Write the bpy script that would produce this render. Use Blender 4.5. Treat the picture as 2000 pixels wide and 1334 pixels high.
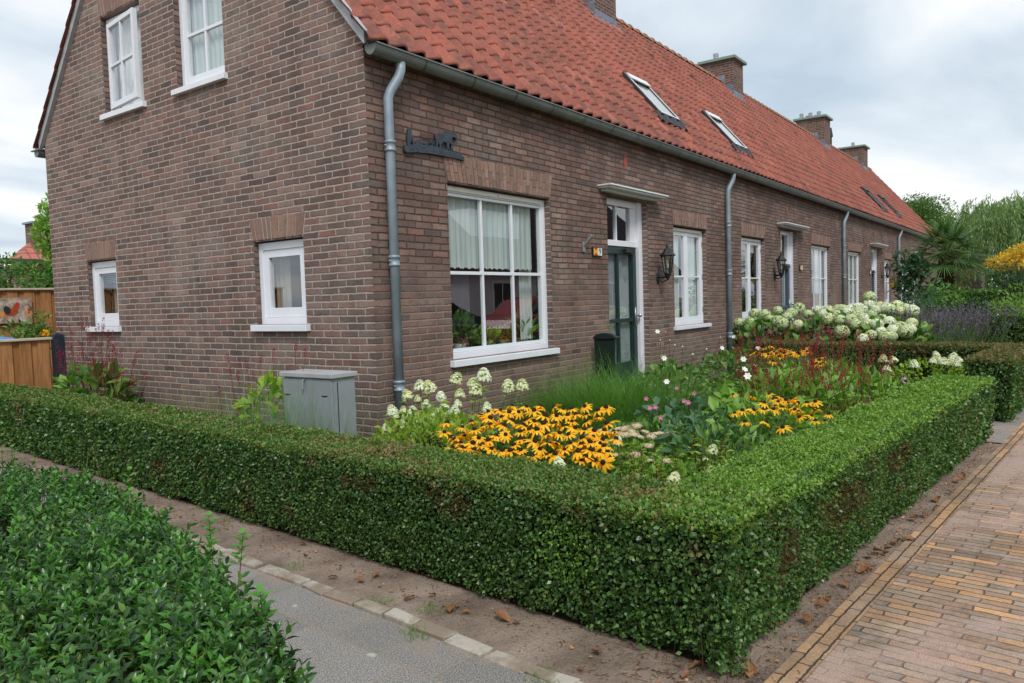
import bpy, math, random
import numpy as np
from mathutils import Vector, Matrix
R_ = math.radians
rng = np.random.RandomState(7); random.seed(7)
for o in list(bpy.data.objects): bpy.data.objects.remove(o)
SC = bpy.context.scene; COL = SC.collection

# ------------------------------------------------------------------ camera
F_PX = 1478.8
CAM = np.array((-4.3824, -4.602, 1.3734)); YAW, PITCH, ROLL = 0.6311, -0.053, -0.0313
def cam_axes():
    cy, sy, cp, sp = math.cos(YAW), math.sin(YAW), math.cos(PITCH), math.sin(PITCH)
    f = np.array([cy*cp, sy*cp, sp]); r = np.array([sy, -cy, 0]); u = np.cross(r, f)
    cr, sr = math.cos(ROLL), math.sin(ROLL)
    return f, cr*r+sr*u, -sr*r+cr*u
FWD, RGT, UPV = cam_axes()
cd = bpy.data.cameras.new('camera'); cam = bpy.data.objects.new('camera', cd); COL.objects.link(cam)
cd.sensor_width = 36; cd.lens = 36*F_PX/2000; cd.clip_end = 2000; cd.clip_start = .05
cam.matrix_world = Matrix(((RGT[0], UPV[0], -FWD[0], CAM[0]), (RGT[1], UPV[1], -FWD[1], CAM[1]), (RGT[2], UPV[2], -FWD[2], CAM[2]), (0, 0, 0, 1)))
SC.camera = cam
def ray(px, py): return FWD+RGT*(px-1000)/F_PX-UPV*(py-667)/F_PX
def atz(px, py, z): d = ray(px, py); return CAM+d*(z-CAM[2])/d[2]
def aty(px, py, y): d = ray(px, py); return CAM+d*(y-CAM[1])/d[1]
def atx(px, py, x): d = ray(px, py); return CAM+d*(x-CAM[0])/d[0]
def atd(px, py, k): return CAM+ray(px, py)*k

# ------------------------------------------------------------------ sky, sun, exposure
SUN_EL, SUN_AZ = R_(48), R_(228)      # azimuth measured from +x, anticlockwise
w = bpy.data.worlds.new('World'); SC.world = w; w.use_nodes = True
nt = w.node_tree; nt.nodes.clear(); N = nt.nodes.new; L = nt.links.new
out = N('ShaderNodeOutputWorld'); bg = N('ShaderNodeBackground'); L(bg.outputs[0], out.inputs[0])
sky = N('ShaderNodeTexSky'); sky.sky_type = 'NISHITA'; sky.sun_disc = False; sky.sun_elevation = SUN_EL
sky.sun_rotation = R_(90)-SUN_AZ; sky.dust_density = 2
skm = N('ShaderNodeVectorMath'); skm.operation = 'SCALE'; skm.inputs['Scale'].default_value = .8; L(sky.outputs[0], skm.inputs[0])
tc = N('ShaderNodeTexCoord'); sx = N('ShaderNodeSeparateXYZ'); L(tc.outputs['Generated'], sx.inputs[0])
def wm(op, a, b, c=None):
    n = N('ShaderNodeMath'); n.operation = op
    for i, v in enumerate((a, b, c)):
        if v is None: continue
        if isinstance(v, (int, float)): n.inputs[i].default_value = v
        else: L(v, n.inputs[i])
    return n.outputs[0]
zz = wm('ADD', wm('MAXIMUM', sx.outputs[2], 0.0), .16)
cx = N('ShaderNodeCombineXYZ'); L(wm('DIVIDE', sx.outputs[0], zz), cx.inputs[0]); L(wm('DIVIDE', sx.outputs[1], zz), cx.inputs[1])
mp = N('ShaderNodeMapping'); L(cx.outputs[0], mp.inputs[0]); mp.inputs['Rotation'].default_value = (0, 0, R_(25)); mp.inputs['Scale'].default_value = (.55, .95, 1)
n1 = N('ShaderNodeTexNoise'); n1.inputs['Scale'].default_value = 1.25; n1.inputs['Detail'].default_value = 7; n1.inputs['Roughness'].default_value = .5; n1.inputs['Distortion'].default_value = .35; L(mp.outputs[0], n1.inputs[0])
cr = N('ShaderNodeValToRGB'); L(n1.outputs[0], cr.inputs[0]); e = cr.color_ramp.elements
e[0].position = .33; e[0].color = (.40, .48, .56, 1); e[1].position = .60; e[1].color = (.78, .785, .79, 1)
m_ = e.new(.46); m_.color = (.57, .63, .68, 1)
mx = N('ShaderNodeMix'); mx.data_type = 'RGBA'; mx.inputs[0].default_value = .9; L(skm.outputs[0], mx.inputs[6]); L(cr.outputs[0], mx.inputs[7])
# Nishita is physically bright: weigh it into the cloud layer at a tenth
sk2 = N('ShaderNodeVectorMath'); sk2.operation = 'SCALE'; sk2.inputs['Scale'].default_value = .1; L(skm.outputs[0], sk2.inputs[0]); L(sk2.outputs[0], mx.inputs[6])
L(mx.outputs[2], bg.inputs[0]); bg.inputs[1].default_value = 1.0
sd = bpy.data.lights.new('sun', 'SUN'); sd.energy = 1.5; sd.angle = R_(14); sd.color = (1, .975, .95)
sun = bpy.data.objects.new('sun', sd); COL.objects.link(sun)
sv = Vector((math.cos(SUN_EL)*math.cos(SUN_AZ), math.cos(SUN_EL)*math.sin(SUN_AZ), math.sin(SUN_EL)))
sun.rotation_euler = (-sv).to_track_quat('-Z', 'Y').to_euler()
SC.view_settings.view_transform = 'Standard'; SC.view_settings.look = 'None'; SC.view_settings.exposure = 0.52; SC.view_settings.gamma = 1
SC.cycles.max_bounces = 6; SC.cycles.transparent_max_bounces = 8; SC.cycles.diffuse_bounces = 3; SC.cycles.glossy_bounces = 3; SC.cycles.caustics_reflective = False; SC.cycles.caustics_refractive = False

# ------------------------------------------------------------------ materials
def s2l(*c):
    c = c[0] if len(c) == 1 else c
    return tuple(((v/255)/12.92 if v <= 10 else ((v/255+.055)/1.055)**2.4) for v in c)+(1,)
class NT:
    def __init__(s, name):
        s.m = bpy.data.materials.new(name); s.m.use_nodes = True; s.t = s.m.node_tree; s.t.nodes.clear()
        s.out = s.n('ShaderNodeOutputMaterial')
    def n(s, ty, **k):
        nd = s.t.nodes.new(ty)
        for a, v in k.items(): setattr(nd, a, v)
        return nd
    def put(s, v, sock):
        if isinstance(v, bpy.types.NodeSocket): s.t.links.new(v, sock)
        elif isinstance(v, (int, float)) and hasattr(sock, 'default_value') and not isinstance(sock.default_value, float): sock.default_value = (v, v, v) if len(sock.default_value) == 3 else (v, v, v, 1)
        else: sock.default_value = v
    def math(s, op, a, b=None, c=None, clamp=False):
        nd = s.n('ShaderNodeMath', operation=op, use_clamp=clamp)
        for i, v in enumerate((a, b, c)):
            if v is not None: s.put(v, nd.inputs[i])
        return nd.outputs[0]
    def noise(s, vec, scale, detail=3, rough=.55, dist=0):
        nd = s.n('ShaderNodeTexNoise'); nd.inputs['Scale'].default_value = scale; nd.inputs['Detail'].default_value = detail; nd.inputs['Roughness'].default_value = rough; nd.inputs['Distortion'].default_value = dist
        if vec is not None: s.put(vec, nd.inputs['Vector'])
        return nd.outputs[0]
    def white(s, vec):
        nd = s.n('ShaderNodeTexWhiteNoise'); nd.noise_dimensions = '3D'; s.put(vec, nd.inputs[0]); return nd.outputs[0]
    def comb(s, x, y, z=0.0):
        nd = s.n('ShaderNodeCombineXYZ')
        for i, v in enumerate((x, y, z)): s.put(v, nd.inputs[i])
        return nd.outputs[0]
    def sep(s, v):
        nd = s.n('ShaderNodeSeparateXYZ'); s.put(v, nd.inputs[0]); return nd.outputs
    def pos(s): return s.n('ShaderNodeNewGeometry').outputs['Position']
    def geo(s, k): return s.n('ShaderNodeNewGeometry').outputs[k]
    def obj(s): return s.n('ShaderNodeTexCoord').outputs['Object']
    def ramp(s, fac, stops, interp='LINEAR'):
        nd = s.n('ShaderNodeValToRGB'); s.put(fac, nd.inputs[0]); cr = nd.color_ramp; cr.interpolation = interp
        while len(cr.elements) < len(stops): cr.elements.new(.5)
        for e, (p, c) in zip(cr.elements, stops): e.position = p; e.color = c if isinstance(c, tuple) else (c, c, c, 1)
        return nd.outputs[0]
    def mix(s, f, a, b, blend='MIX'):
        nd = s.n('ShaderNodeMix', data_type='RGBA', blend_type=blend); s.put(f, nd.inputs[0]); s.put(a, nd.inputs[6]); s.put(b, nd.inputs[7]); return nd.outputs[2]
    def mapr(s, v, a, b, c=0., d=1.):
        nd = s.n('ShaderNodeMapRange'); s.put(v, nd.inputs[0])
        for i, q in enumerate((a, b, c, d)): s.put(q, nd.inputs[i+1])
        return nd.outputs[0]
    def bump(s, h, strength=.5, dist=.01):
        nd = s.n('ShaderNodeBump'); nd.inputs['Strength'].default_value = strength; nd.inputs['Distance'].default_value = dist; s.put(h, nd.inputs['Height']); return nd.outputs[0]
    def bsdf(s, color, rough=.8, spec=.3, metal=0., normal=None, transl=0., tcol=None, **k):
        b = s.n('ShaderNodeBsdfPrincipled'); s.put(color, b.inputs['Base Color']); s.put(rough, b.inputs['Roughness']); s.put(spec, b.inputs['Specular IOR Level']); s.put(metal, b.inputs['Metallic'])
        if normal is not None: s.put(normal, b.inputs['Normal'])
        sh = b.outputs[0]
        if transl:
            tr = s.n('ShaderNodeBsdfTranslucent'); s.put(tcol if tcol is not None else color, tr.inputs[0])
            mx = s.n('ShaderNodeMixShader'); mx.inputs[0].default_value = transl; s.t.links.new(sh, mx.inputs[1]); s.t.links.new(tr.outputs[0], mx.inputs[2]); sh = mx.outputs[0]
        s.t.links.new(sh, s.out.inputs[0]); return s.m

def plain(name, col, rough=.6, spec=.4, metal=0., var=.12, nscale=6, bump=0., bscale=40):
    t = NT(name); p = t.obj(); n = t.noise(p, nscale, 4)
    dk = tuple(v*(1-var) for v in col[:3])+(1,); lt = tuple(min(1, v*(1+var)) for v in col[:3])+(1,)
    c = t.ramp(n, [(.3, dk), (.7, lt)])
    nm = t.bump(t.noise(p, bscale, 4), bump, .01) if bump else None
    return t.bsdf(c, rough, spec, metal, nm)

def leafmat(name, cols, rough=.42, spec=.35, transl=.28, patch=None, pscale=2.5, plo=.58, phi=.68):
    t = NT(name); r = t.geo('Random Per Island'); k = len(cols)
    c = t.ramp(r, [(i/(k-1) if k > 1 else 0, v) for i, v in enumerate(cols)])
    big = t.noise(t.pos(), 1.7, 2); c = t.mix(t.mapr(big, .3, .7, 0, .35), c, t.mix(1., c, (.75, .85, .7, 1), 'MULTIPLY'))
    if patch is not None:
        pm = t.mapr(t.noise(t.pos(), pscale, 3), plo, phi)
        pm = t.math('MULTIPLY', pm, t.mapr(t.white(t.comb(r, 0.3, .1)), .35, .45)); c = t.mix(pm, c, patch)
    tc = t.mix(1., c, (1.25, 1.35, .7, 1), 'MULTIPLY')
    return t.bsdf(c, rough, spec, transl=transl, tcol=tc)

def brickmat(name, along='wall', bl=.2194, bh=.0617, j=.0085, cols=None, mort=None, mort_shaded=None, bstr=.8, zsplit=None, grit=None, rot=0., org=(0, 0)):
    """bricks worked out from the surface's own position; 'wall' picks x or y along the wall from the face it lies on"""
    t = NT(name); P = t.sep(t.obj())
    if along == 'wall':
        nn = t.sep(t.geo('True Normal')); ax = t.math('GREATER_THAN', t.math('ABSOLUTE', nn[0]), t.math('ABSOLUTE', nn[1]))
        u = t.math('ADD', t.math('MULTIPLY', P[1], ax), t.math('MULTIPLY', P[0], t.math('SUBTRACT', 1., ax))); v = P[2]
    else:
        u, v = P[0], P[1]
    base = t.comb(u, v, 0.)
    nu = t.noise(t.comb(u, v, 3.), 22, 3); nv = t.noise(t.comb(u, v, 9.), 18, 3); nl = t.noise(t.comb(u, v, 5.), 1.6, 2)
    u2 = t.math('ADD', u, t.math('MULTIPLY', t.math('SUBTRACT', nu, .5), .022)); v2 = t.math('ADD', v, t.math('ADD', t.math('MULTIPLY', t.math('SUBTRACT', nv, .5), .017), t.math('MULTIPLY', t.math('SUBTRACT', nl, .5), .02)))
    row = t.math('FLOOR', t.math('DIVIDE', v2, bh)); fv = t.math('SUBTRACT', t.math('DIVIDE', v2, bh), row)
    jit = t.math('MULTIPLY', t.white(t.comb(row, 7.7, 1.)), .16)
    uo = t.math('ADD', t.math('ADD', t.math('DIVIDE', u2, bl), t.math('MULTIPLY', t.math('MODULO', t.math('ADD', row, 1000.), 2.), .5)), jit)
    colm = t.math('FLOOR', uo); fu = t.math('SUBTRACT', uo, colm)
    dv = t.math('MULTIPLY', t.math('MINIMUM', fv, t.math('SUBTRACT', 1., fv)), bh); du = t.math('MULTIPLY', t.math('MINIMUM', fu, t.math('SUBTRACT', 1., fu)), bl)
    d = t.math('MINIMUM', du, dv)
    mask = t.mapr(d, j*.42, j*.86)
    rid = t.comb(row, colm, 0.); r1 = t.white(rid); r2 = t.white(t.comb(row, colm, 5.))
    k = len(cols); c = t.ramp(r1, [(i/(k-1), q) for i, q in enumerate(cols)])
    hv = t.n('ShaderNodeHueSaturation'); t.put(c, hv.inputs['Color']); t.put(t.mapr(r2, 0, 1, .82, 1.16), hv.inputs['Value'])
    fine = t.noise(base, 55, 5, .65); mid = t.noise(base, 3.2, 4)
    c = t.mix(1., hv.outputs[0], t.ramp(fine, [(.25, .68), (.5, 1.), (.8, 1.3)]), 'MULTIPLY')
    c = t.mix(1., c, t.ramp(mid, [(.3, .86), (.7, 1.12)]), 'MULTIPLY')
    strk = t.noise(t.comb(t.math('MULTIPLY', u, 5.), t.math('MULTIPLY', v, .55), 2.), 1., 4, .6); c = t.mix(1., c, t.ramp(strk, [(.32, .78), (.5, 1.), (.7, 1.08)]), 'MULTIPLY')
    # pale lime bloom smeared over the brick faces here and there
    lime = t.mapr(t.math('MULTIPLY', t.noise(base, 9, 5, .7), t.mapr(t.noise(base, .8, 2), .35, .65)), .30, .62, 0, .4)
    c = t.mix(lime, c, (.36, .31, .27, 1))
    m = mort
    if mort_shaded is not None:
        m = t.mix(t.mapr(t.math('ADD', v, t.math('MULTIPLY', t.noise(base, 1.1, 3), .9)), zsplit-.25, zsplit+.35), mort, mort_shaded)  # upper joints coloured dark for the shade in open joints, with weathered pointing
    if along == 'wall' and mort_shaded is not None:
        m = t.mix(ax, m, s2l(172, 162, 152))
    mm = t.mix(t.mapr(t.noise(base, 14, 3), .35, .7, 0, .5), m, t.mix(1., m, .62, 'MULTIPLY'))
    c = t.mix(mask, mm, c)
    if along == 'wall':   # green-grey algae and splash near the foot
        foot = t.mapr(t.math('ADD', v, t.math('MULTIPLY', t.noise(base, 3, 4), .5)), .95, .40, 0, .5); c = t.mix(foot, c, (.16, .145, .11, 1))
    h = t.math('ADD', t.math('MULTIPLY', mask, 1.), t.math('MULTIPLY', fine, .35))
    if grit is not None:
        g = t.mapr(t.math('ADD', t.noise(base, 1.3, 5, .6), t.math('MULTIPLY', t.noise(base, 11, 4, .7), .28)), .575, .72)
        gc = t.ramp(t.noise(base, 190, 2, .8), [(.32, tuple(q*.55 for q in grit[:3])+(1,)), (.5, grit), (.72, tuple(min(1, q*1.55) for q in grit[:3])+(1,))])
        c = t.mix(t.math('MULTIPLY', g, .88), c, gc); h = t.math('MULTIPLY', h, t.math('SUBTRACT', 1., t.math('MULTIPLY', g, .8)))
    return t.bsdf(c, .88, .25, normal=t.bump(h, bstr, .009))

BR = [s2l(104, 88, 82), s2l(124, 101, 93), s2l(112, 94, 87), s2l(132, 106, 96), s2l(114, 99, 93), s2l(130, 98, 88), s2l(125, 107, 98), s2l(100, 89, 86), s2l(118, 96, 89), s2l(138, 117, 106), s2l(108, 88, 81)]
M = {}
M['brick'] = brickmat('brick wall', j=.0105, cols=BR, mort=s2l(146, 130, 116), mort_shaded=s2l(88, 74, 64), zsplit=1.9)
M['brick_far'] = brickmat('chimney brick', cols=[s2l(92, 72, 64), s2l(112, 84, 74), s2l(100, 78, 70)], mort=s2l(160, 150, 140), mort_shaded=None)
t = NT('arch brick'); r = t.geo('Random Per Island'); p = t.pos()
c = t.ramp(r, [(0, s2l(120, 100, 92)), (.3, s2l(142, 118, 106)), (.6, s2l(130, 106, 96)), (.85, s2l(154, 130, 118)), (1, s2l(146, 110, 96))])
M['arch'] = t.bsdf(t.mix(1., c, t.ramp(t.noise(p, 60, 4), [(.25, .72), (.75, 1.25)]), 'MULTIPLY'), .9, .2, normal=t.bump(t.noise(p, 60, 4), .5, .006))
M['mortar'] = plain('mortar', s2l(120, 104, 92), .95, .1, var=.2, nscale=30)
# roof tiles
def tilemat(name, cols, w_, d_):
    t = NT(name); P = t.sep(t.obj())
    iu = t.math('FLOOR', t.math('DIVIDE', P[0], w_)); iv = t.math('FLOOR', t.math('DIVIDE', t.math('ADD', P[1], .115), d_))
    r1 = t.white(t.comb(iu, iv, 1.)); c = t.ramp(r1, [(i/(len(cols)-1), q) for i, q in enumerate(cols)])
    p = t.obj(); c = t.mix(1., c, t.ramp(t.noise(p, 30, 5, .65), [(.28, .78), (.72, 1.18)]), 'MULTIPLY')
    n = t.math('MULTIPLY', t.noise(p, 5, 5, .7), t.mapr(t.noise(t.comb(P[0], P[1], 4.), .9, 3), .25, .6, .75, 1.15))
    c = t.mix(t.mapr(n, .50, .66, 0, .6), c, s2l(92, 70, 64))
    lich = t.mapr(t.noise(p, 16, 4, .6), .72, .78, 0, .5); c = t.mix(lich, c, s2l(176, 150, 112))
    return t.bsdf(c, .8, .25, normal=t.bump(t.noise(p, 70, 4), .35, .006))
M['tile'] = tilemat('clay roof tile', [s2l(144, 86, 72), s2l(160, 94, 78), s2l(132, 78, 66), s2l(152, 92, 78), s2l(140, 86, 74), s2l(164, 102, 86), s2l(136, 84, 74)], .22, .177)
M['ridge'] = plain('weathered ridge tile', s2l(160, 122, 98), .9, .2, var=.35, nscale=14, bump=.4)
M['zinc'] = plain('zinc', s2l(138, 152, 162), .5, .5, .25, var=.2, nscale=5)
M['gutter'] = plain('gutter zinc', s2l(112, 120, 116), .5, .5, .3, var=.16, nscale=4)
M['gutter_dark'] = plain('gutter bracket', s2l(74, 82, 80), .5, .4, .3)
M['lead'] = plain('lead flashing', s2l(120, 128, 142), .55, .4, .25, var=.22, nscale=12, bump=.2)
M['verge'] = plain('painted verge board', s2l(168, 172, 176), .7, .3, var=.12, nscale=9, bump=.2)
M['white'] = plain('white window paint', s2l(226, 230, 236), .35, .5, var=.04, nscale=3)
M['cream'] = plain('cream vent strip', s2l(222, 222, 206), .4, .5, var=.05)
M['canopy'] = plain('canopy paint', s2l(214, 218, 220), .5, .4, var=.08, nscale=8)
M['door_green'] = plain('dark green door paint', s2l(28, 52, 52), .35, .5, var=.1)
M['door_grey'] = plain('blue grey door paint', s2l(74, 92, 106), .4, .5, var=.08)
M['bin'] = plain('dark green plastic', s2l(18, 38, 36), .4, .5, var=.12)
M['iron'] = plain('black iron', s2l(38, 42, 46), .5, .5, .3, var=.3, nscale=20, bump=.5, bscale=60)
M['castiron'] = plain('cast metal', s2l(58, 68, 78), .5, .6, .3, var=.45, nscale=45, bump=1., bscale=90)
M['steel'] = plain('brushed steel', s2l(176, 180, 184), .35, .5, .8, var=.08)
M['cabinet'] = plain('grey cabinet paint', s2l(136, 142, 146), .55, .35, var=.07, nscale=7, bump=.05)
M['cabinet_top'] = plain('grey cabinet lid', s2l(160, 162, 164), .6, .35, var=.08, nscale=7)
M['dark'] = plain('dark void', (.012, .013, .014, 1), .9, .1)
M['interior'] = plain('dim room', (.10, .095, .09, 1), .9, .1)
M['black'] = plain('black plastic', (.02, .02, .022, 1), .4, .5)
M['flashing_black'] = plain('black flashing', (.028, .03, .034, 1), .5, .4)
M['diamond'] = plain('red glazed tile', s2l(158, 78, 64), .6, .3, var=.12)
M['yellow'] = plain('yellow plate', s2l(238, 190, 30), .4, .5, var=.02); M['red'] = plain('red plate', s2l(196, 44, 36), .4, .5, var=.02)
M['numwhite'] = plain('white number plate', s2l(222, 226, 228), .4, .5, var=.03)
M['fencewood'] = None
t = NT('fence wood'); p = t.obj(); P = t.sep(p); r = t.geo('Random Per Island')
g = t.noise(t.comb(t.math('MULTIPLY', P[0], 30.), t.math('MULTIPLY', P[1], 30.), t.math('ADD', t.math('MULTIPLY', P[2], 2.2), t.math('MULTIPLY', r, 40.))), 1.2, 5, .6, .6)
c = t.mix(1., t.ramp(r, [(0, s2l(160, 112, 70)), (.5, s2l(184, 134, 86)), (1, s2l(170, 122, 78))]), t.ramp(g, [(.3, .62), (.55, 1.), (.8, 1.2)]), 'MULTIPLY')
M['fencewood'] = t.bsdf(c, .75, .25, normal=t.bump(g, .3, .004))
M['capwood'] = plain('pale cap rail', s2l(196, 184, 164), .8, .2, var=.12)
M['post'] = plain('dark post', s2l(34, 46, 58), .7, .3, var=.2)
M['bark'] = plain('bark', s2l(86, 72, 58), .95, .1, var=.4, nscale=20, bump=.8, bscale=30)
M['palmtrunk'] = plain('palm fibre', s2l(72, 54, 40), .95, .1, var=.5, nscale=35, bump=1., bscale=50)
M['twig'] = plain('twig', s2l(92, 70, 50), .9, .1, var=.4, nscale=30)
M['stem_red'] = plain('reddish stem', s2l(98, 66, 52), .8, .2, var=.3)
M['stem_green'] = plain('green stem', s2l(86, 104, 52), .7, .2, var=.25)
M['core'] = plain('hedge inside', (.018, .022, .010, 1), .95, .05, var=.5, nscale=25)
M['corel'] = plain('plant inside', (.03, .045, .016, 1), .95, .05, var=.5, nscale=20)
# glass: a mirror-clear pane whose reflection grows with the angle
t = NT('window glass'); gg_ = t.n('ShaderNodeNewGeometry'); dt_ = t.n('ShaderNodeVectorMath', operation='DOT_PRODUCT'); t.put(gg_.outputs['Incoming'], dt_.inputs[0]); t.put(gg_.outputs['True Normal'], dt_.inputs[1])
gl = t.n('ShaderNodeBsdfGlossy'); gl.inputs['Roughness'].default_value = .004; gl.inputs[0].default_value = (.95, .97, 1, 1)
wob = t.bump(t.noise(t.obj(), 1.6, 2), .02, .02); t.put(wob, gl.inputs['Normal'])
tr = t.n('ShaderNodeBsdfTransparent'); tr.inputs[0].default_value = (.95, .985, .975, 1)
mxs = t.n('ShaderNodeMixShader'); t.put(t.math('ADD', t.math('MULTIPLY', t.math('POWER', t.math('SUBTRACT', 1., t.math('ABSOLUTE', dt_.outputs['Value'])), 4.), .8), .19, clamp=True), mxs.inputs[0]); t.t.links.new(tr.outputs[0], mxs.inputs[1]); t.t.links.new(gl.outputs[0], mxs.inputs[2]); t.t.links.new(mxs.outputs[0], t.out.inputs[0])
M['glass'] = t.m
t = NT('lantern glass'); tr = t.n('ShaderNodeBsdfTransparent'); tr.inputs[0].default_value = (.8, .82, .8, 1); gl = t.n('ShaderNodeBsdfGlossy'); gl.inputs['Roughness'].default_value = .05
mxs = t.n('ShaderNodeMixShader'); mxs.inputs[0].default_value = .25; t.t.links.new(tr.outputs[0], mxs.inputs[1]); t.t.links.new(gl.outputs[0], mxs.inputs[2]); t.t.links.new(mxs.outputs[0], t.out.inputs[0]); M['lglass'] = t.m
t = NT('net curtain'); P = t.sep(t.obj()); wv = t.n('ShaderNodeTexWave'); 
c = t.ramp(t.noise(t.comb(t.math('MULTIPLY', P[0], 40.), t.math('MULTIPLY', P[1], 40.), P[2]), 1., 3), [(.3, (.50, .58, .56, 1)), (.7, (.70, .76, .74, 1))])
M['curtain'] = t.bsdf(c, .9, .1, transl=.06)
M['curtain_door'] = plain('door curtain', s2l(150, 160, 162), .9, .1, var=.1); M['curtain_dim'] = plain('grey curtain', s2l(150, 150, 142), .9, .1, var=.1)
M['curtain_white'] = plain('white curtain', s2l(236, 238, 236), .9, .1, var=.04)

# ------------------------------------------------------------------ mesh helpers
class MB:
    def __init__(s): s.v = []; s.f = []; s.mi = []
    def add(s, vs, fs, mi=0):
        b = len(s.v); s.v += [tuple(map(float, q)) for q in vs]; s.f += [tuple(b+i for i in f) for f in fs]; s.mi += [mi]*len(fs); return s
    def box(s, x0, x1, y0, y1, z0, z1, mi=0):
        v = [(x, y, z) for z in (z0, z1) for y in (y0, y1) for x in (x0, x1)]
        return s.add(v, [(0, 2, 3, 1), (4, 5, 7, 6), (0, 1, 5, 4), (2, 6, 7, 3), (0, 4, 6, 2), (1, 3, 7, 5)], mi)
    def quad(s, a, b, c, d, mi=0): return s.add([a, b, c, d], [(0, 1, 2, 3)], mi)
    def tube(s, pts, rad, n=8, mi=0, cap=True):
        pts = [Vector(p) for p in pts]; k = len(pts); rad = rad if isinstance(rad, (list, tuple)) else [rad]*k
        vs = []; prev = None
        for i, p in enumerate(pts):
            d = (pts[min(i+1, k-1)]-pts[max(i-1, 0)]).normalized()
            if prev is None:
                a = d.orthogonal().normalized()
            else:
                a = (prev-d*prev.dot(d)).normalized()
            prev = a; b = d.cross(a)
            for j in range(n):
                an = 2*math.pi*j/n; vs.append(p+(a*math.cos(an)+b*math.sin(an))*rad[i])
        fs = [(i*n+j, i*n+(j+1) % n, (i+1)*n+(j+1) % n, (i+1)*n+j) for i in range(k-1) for j in range(n)]
        if cap: fs += [tuple(range(n))[::-1], tuple((k-1)*n+j for j in range(n))]
        return s.add(vs, fs, mi)
    def lathe(s, prof, c=(0, 0, 0), n=16, mi=0):
        vs = [(c[0]+r*math.cos(2*math.pi*j/n), c[1]+r*math.sin(2*math.pi*j/n), c[2]+z) for r, z in prof for j in range(n)]
        fs = [(i*n+j, i*n+(j+1) % n, (i+1)*n+(j+1) % n, (i+1)*n+j) for i in range(len(prof)-1) for j in range(n)]
        return s.add(vs, fs, mi)
    def prism(s, pts2, f0, f1, mi=0):
        """outline pts2 mapped by f0 (front) and f1 (back)"""
        n = len(pts2); v = [f0(*p) for p in pts2]+[f1(*p) for p in pts2]
        return s.add(v, [tuple(range(n)), tuple(range(2*n-1, n-1, -1))]+[(i, i+n, (i+1) % n+n, (i+1) % n) for i in range(n)], mi)
    def build(s, name, mats, parent=None, smooth=False, loc=None, bevel=0, **tags):
        me = bpy.data.meshes.new(name); me.from_pydata(s.v, [], s.f)
        mats = mats if isinstance(mats, (list, tuple)) else [mats]
        for m in mats: me.materials.append(m)
        if len(mats) > 1: me.polygons.foreach_set('material_index', s.mi)
        if smooth: me.polygons.foreach_set('use_smooth', [True]*len(s.f))
        me.update(); o = bpy.data.objects.new(name, me); COL.objects.link(o)
        if parent: o.parent = parent
        if loc is not None: o.location = loc
        if bevel:
            b = o.modifiers.new('bevel', 'BEVEL'); b.width = bevel; b.segments = 2; b.limit_method = 'ANGLE'
        tag(o, **tags); return o
def tag(o, label=None, cat=None, group=None, kind=None):
    if label: o['label'] = label
    if cat: o['category'] = cat
    if group: o['group'] = group
    if kind: o['kind'] = kind
    return o
def thing(name, label, cat, loc=(0, 0, 0), group=None, rz=0., kind=None):
    o = bpy.data.objects.new(name, None); COL.objects.link(o); o.location = loc; o.rotation_euler[2] = rz; o.empty_display_size = .1
    return tag(o, label, cat, group, kind)
def npmesh(name, V, Fc, mats, parent=None, smooth=False, mi=None, loc=None, **tags):
    me = bpy.data.meshes.new(name); V = np.asarray(V, np.float32); Fc = np.asarray(Fc, np.int32); k = Fc.shape[1]
    me.vertices.add(len(V)); me.vertices.foreach_set('co', V.ravel()); me.loops.add(Fc.size); me.loops.foreach_set('vertex_index', Fc.ravel())
    me.polygons.add(len(Fc)); me.polygons.foreach_set('loop_start', np.arange(0, Fc.size, k, dtype=np.int32)); me.polygons.foreach_set('loop_total', np.full(len(Fc), k, np.int32))
    mats = mats if isinstance(mats, (list, tuple)) else [mats]
    for m in mats: me.materials.append(m)
    if mi is not None: me.polygons.foreach_set('material_index', np.asarray(mi, np.int32))
    if smooth: me.polygons.foreach_set('use_smooth', np.ones(len(Fc), bool))
    me.update(calc_edges=True); o = bpy.data.objects.new(name, me); COL.objects.link(o)
    if parent: o.parent = parent
    if loc is not None: o.location = loc
    tag(o, **tags); return o
def nrm(a): return a/np.maximum(np.linalg.norm(a, axis=-1, keepdims=True), 1e-9)
def rdir(n): return nrm(rng.normal(size=(n, 3)))
# leaf templates: (across, along, out of plane)
QUAD = (np.array([(0, 0, 0), (.5, .45, .14), (0, 1, -.04), (-.5, .45, .14)]), np.array([(0, 1, 2, 3)]))
LEAF = (np.array([(0, 0, 0), (.38, .25, .1), (.5, .55, .12), (0, 1, -.12), (-.5, .55, .12), (-.38, .25, .1), (0, .3, 0), (0, .62, 0)]),
        np.array([(0, 1, 6, 0), (6, 1, 2, 7), (7, 2, 3, 3), (0, 6, 5, 5), (6, 7, 4, 5), (7, 3, 4, 4)]))
BLADE = (np.array([(-.5, 0, 0), (.5, 0, 0), (.4, .5, .05), (-.4, .5, .05), (.05, 1, .0), (-.05, 1, 0)]), np.array([(0, 1, 2, 3), (3, 2, 4, 5)]))
ROUND = (np.array([(0, 0, 0), (.36, .14, .05), (.5, .5, .1), (.3, .88, .04), (0, 1, -.02), (-.3, .88, .04), (-.5, .5, .1), (-.36, .14, .05)]), np.array([(0, 1, 2, 7), (7, 2, 3, 6), (6, 3, 4, 5)]))
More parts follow.
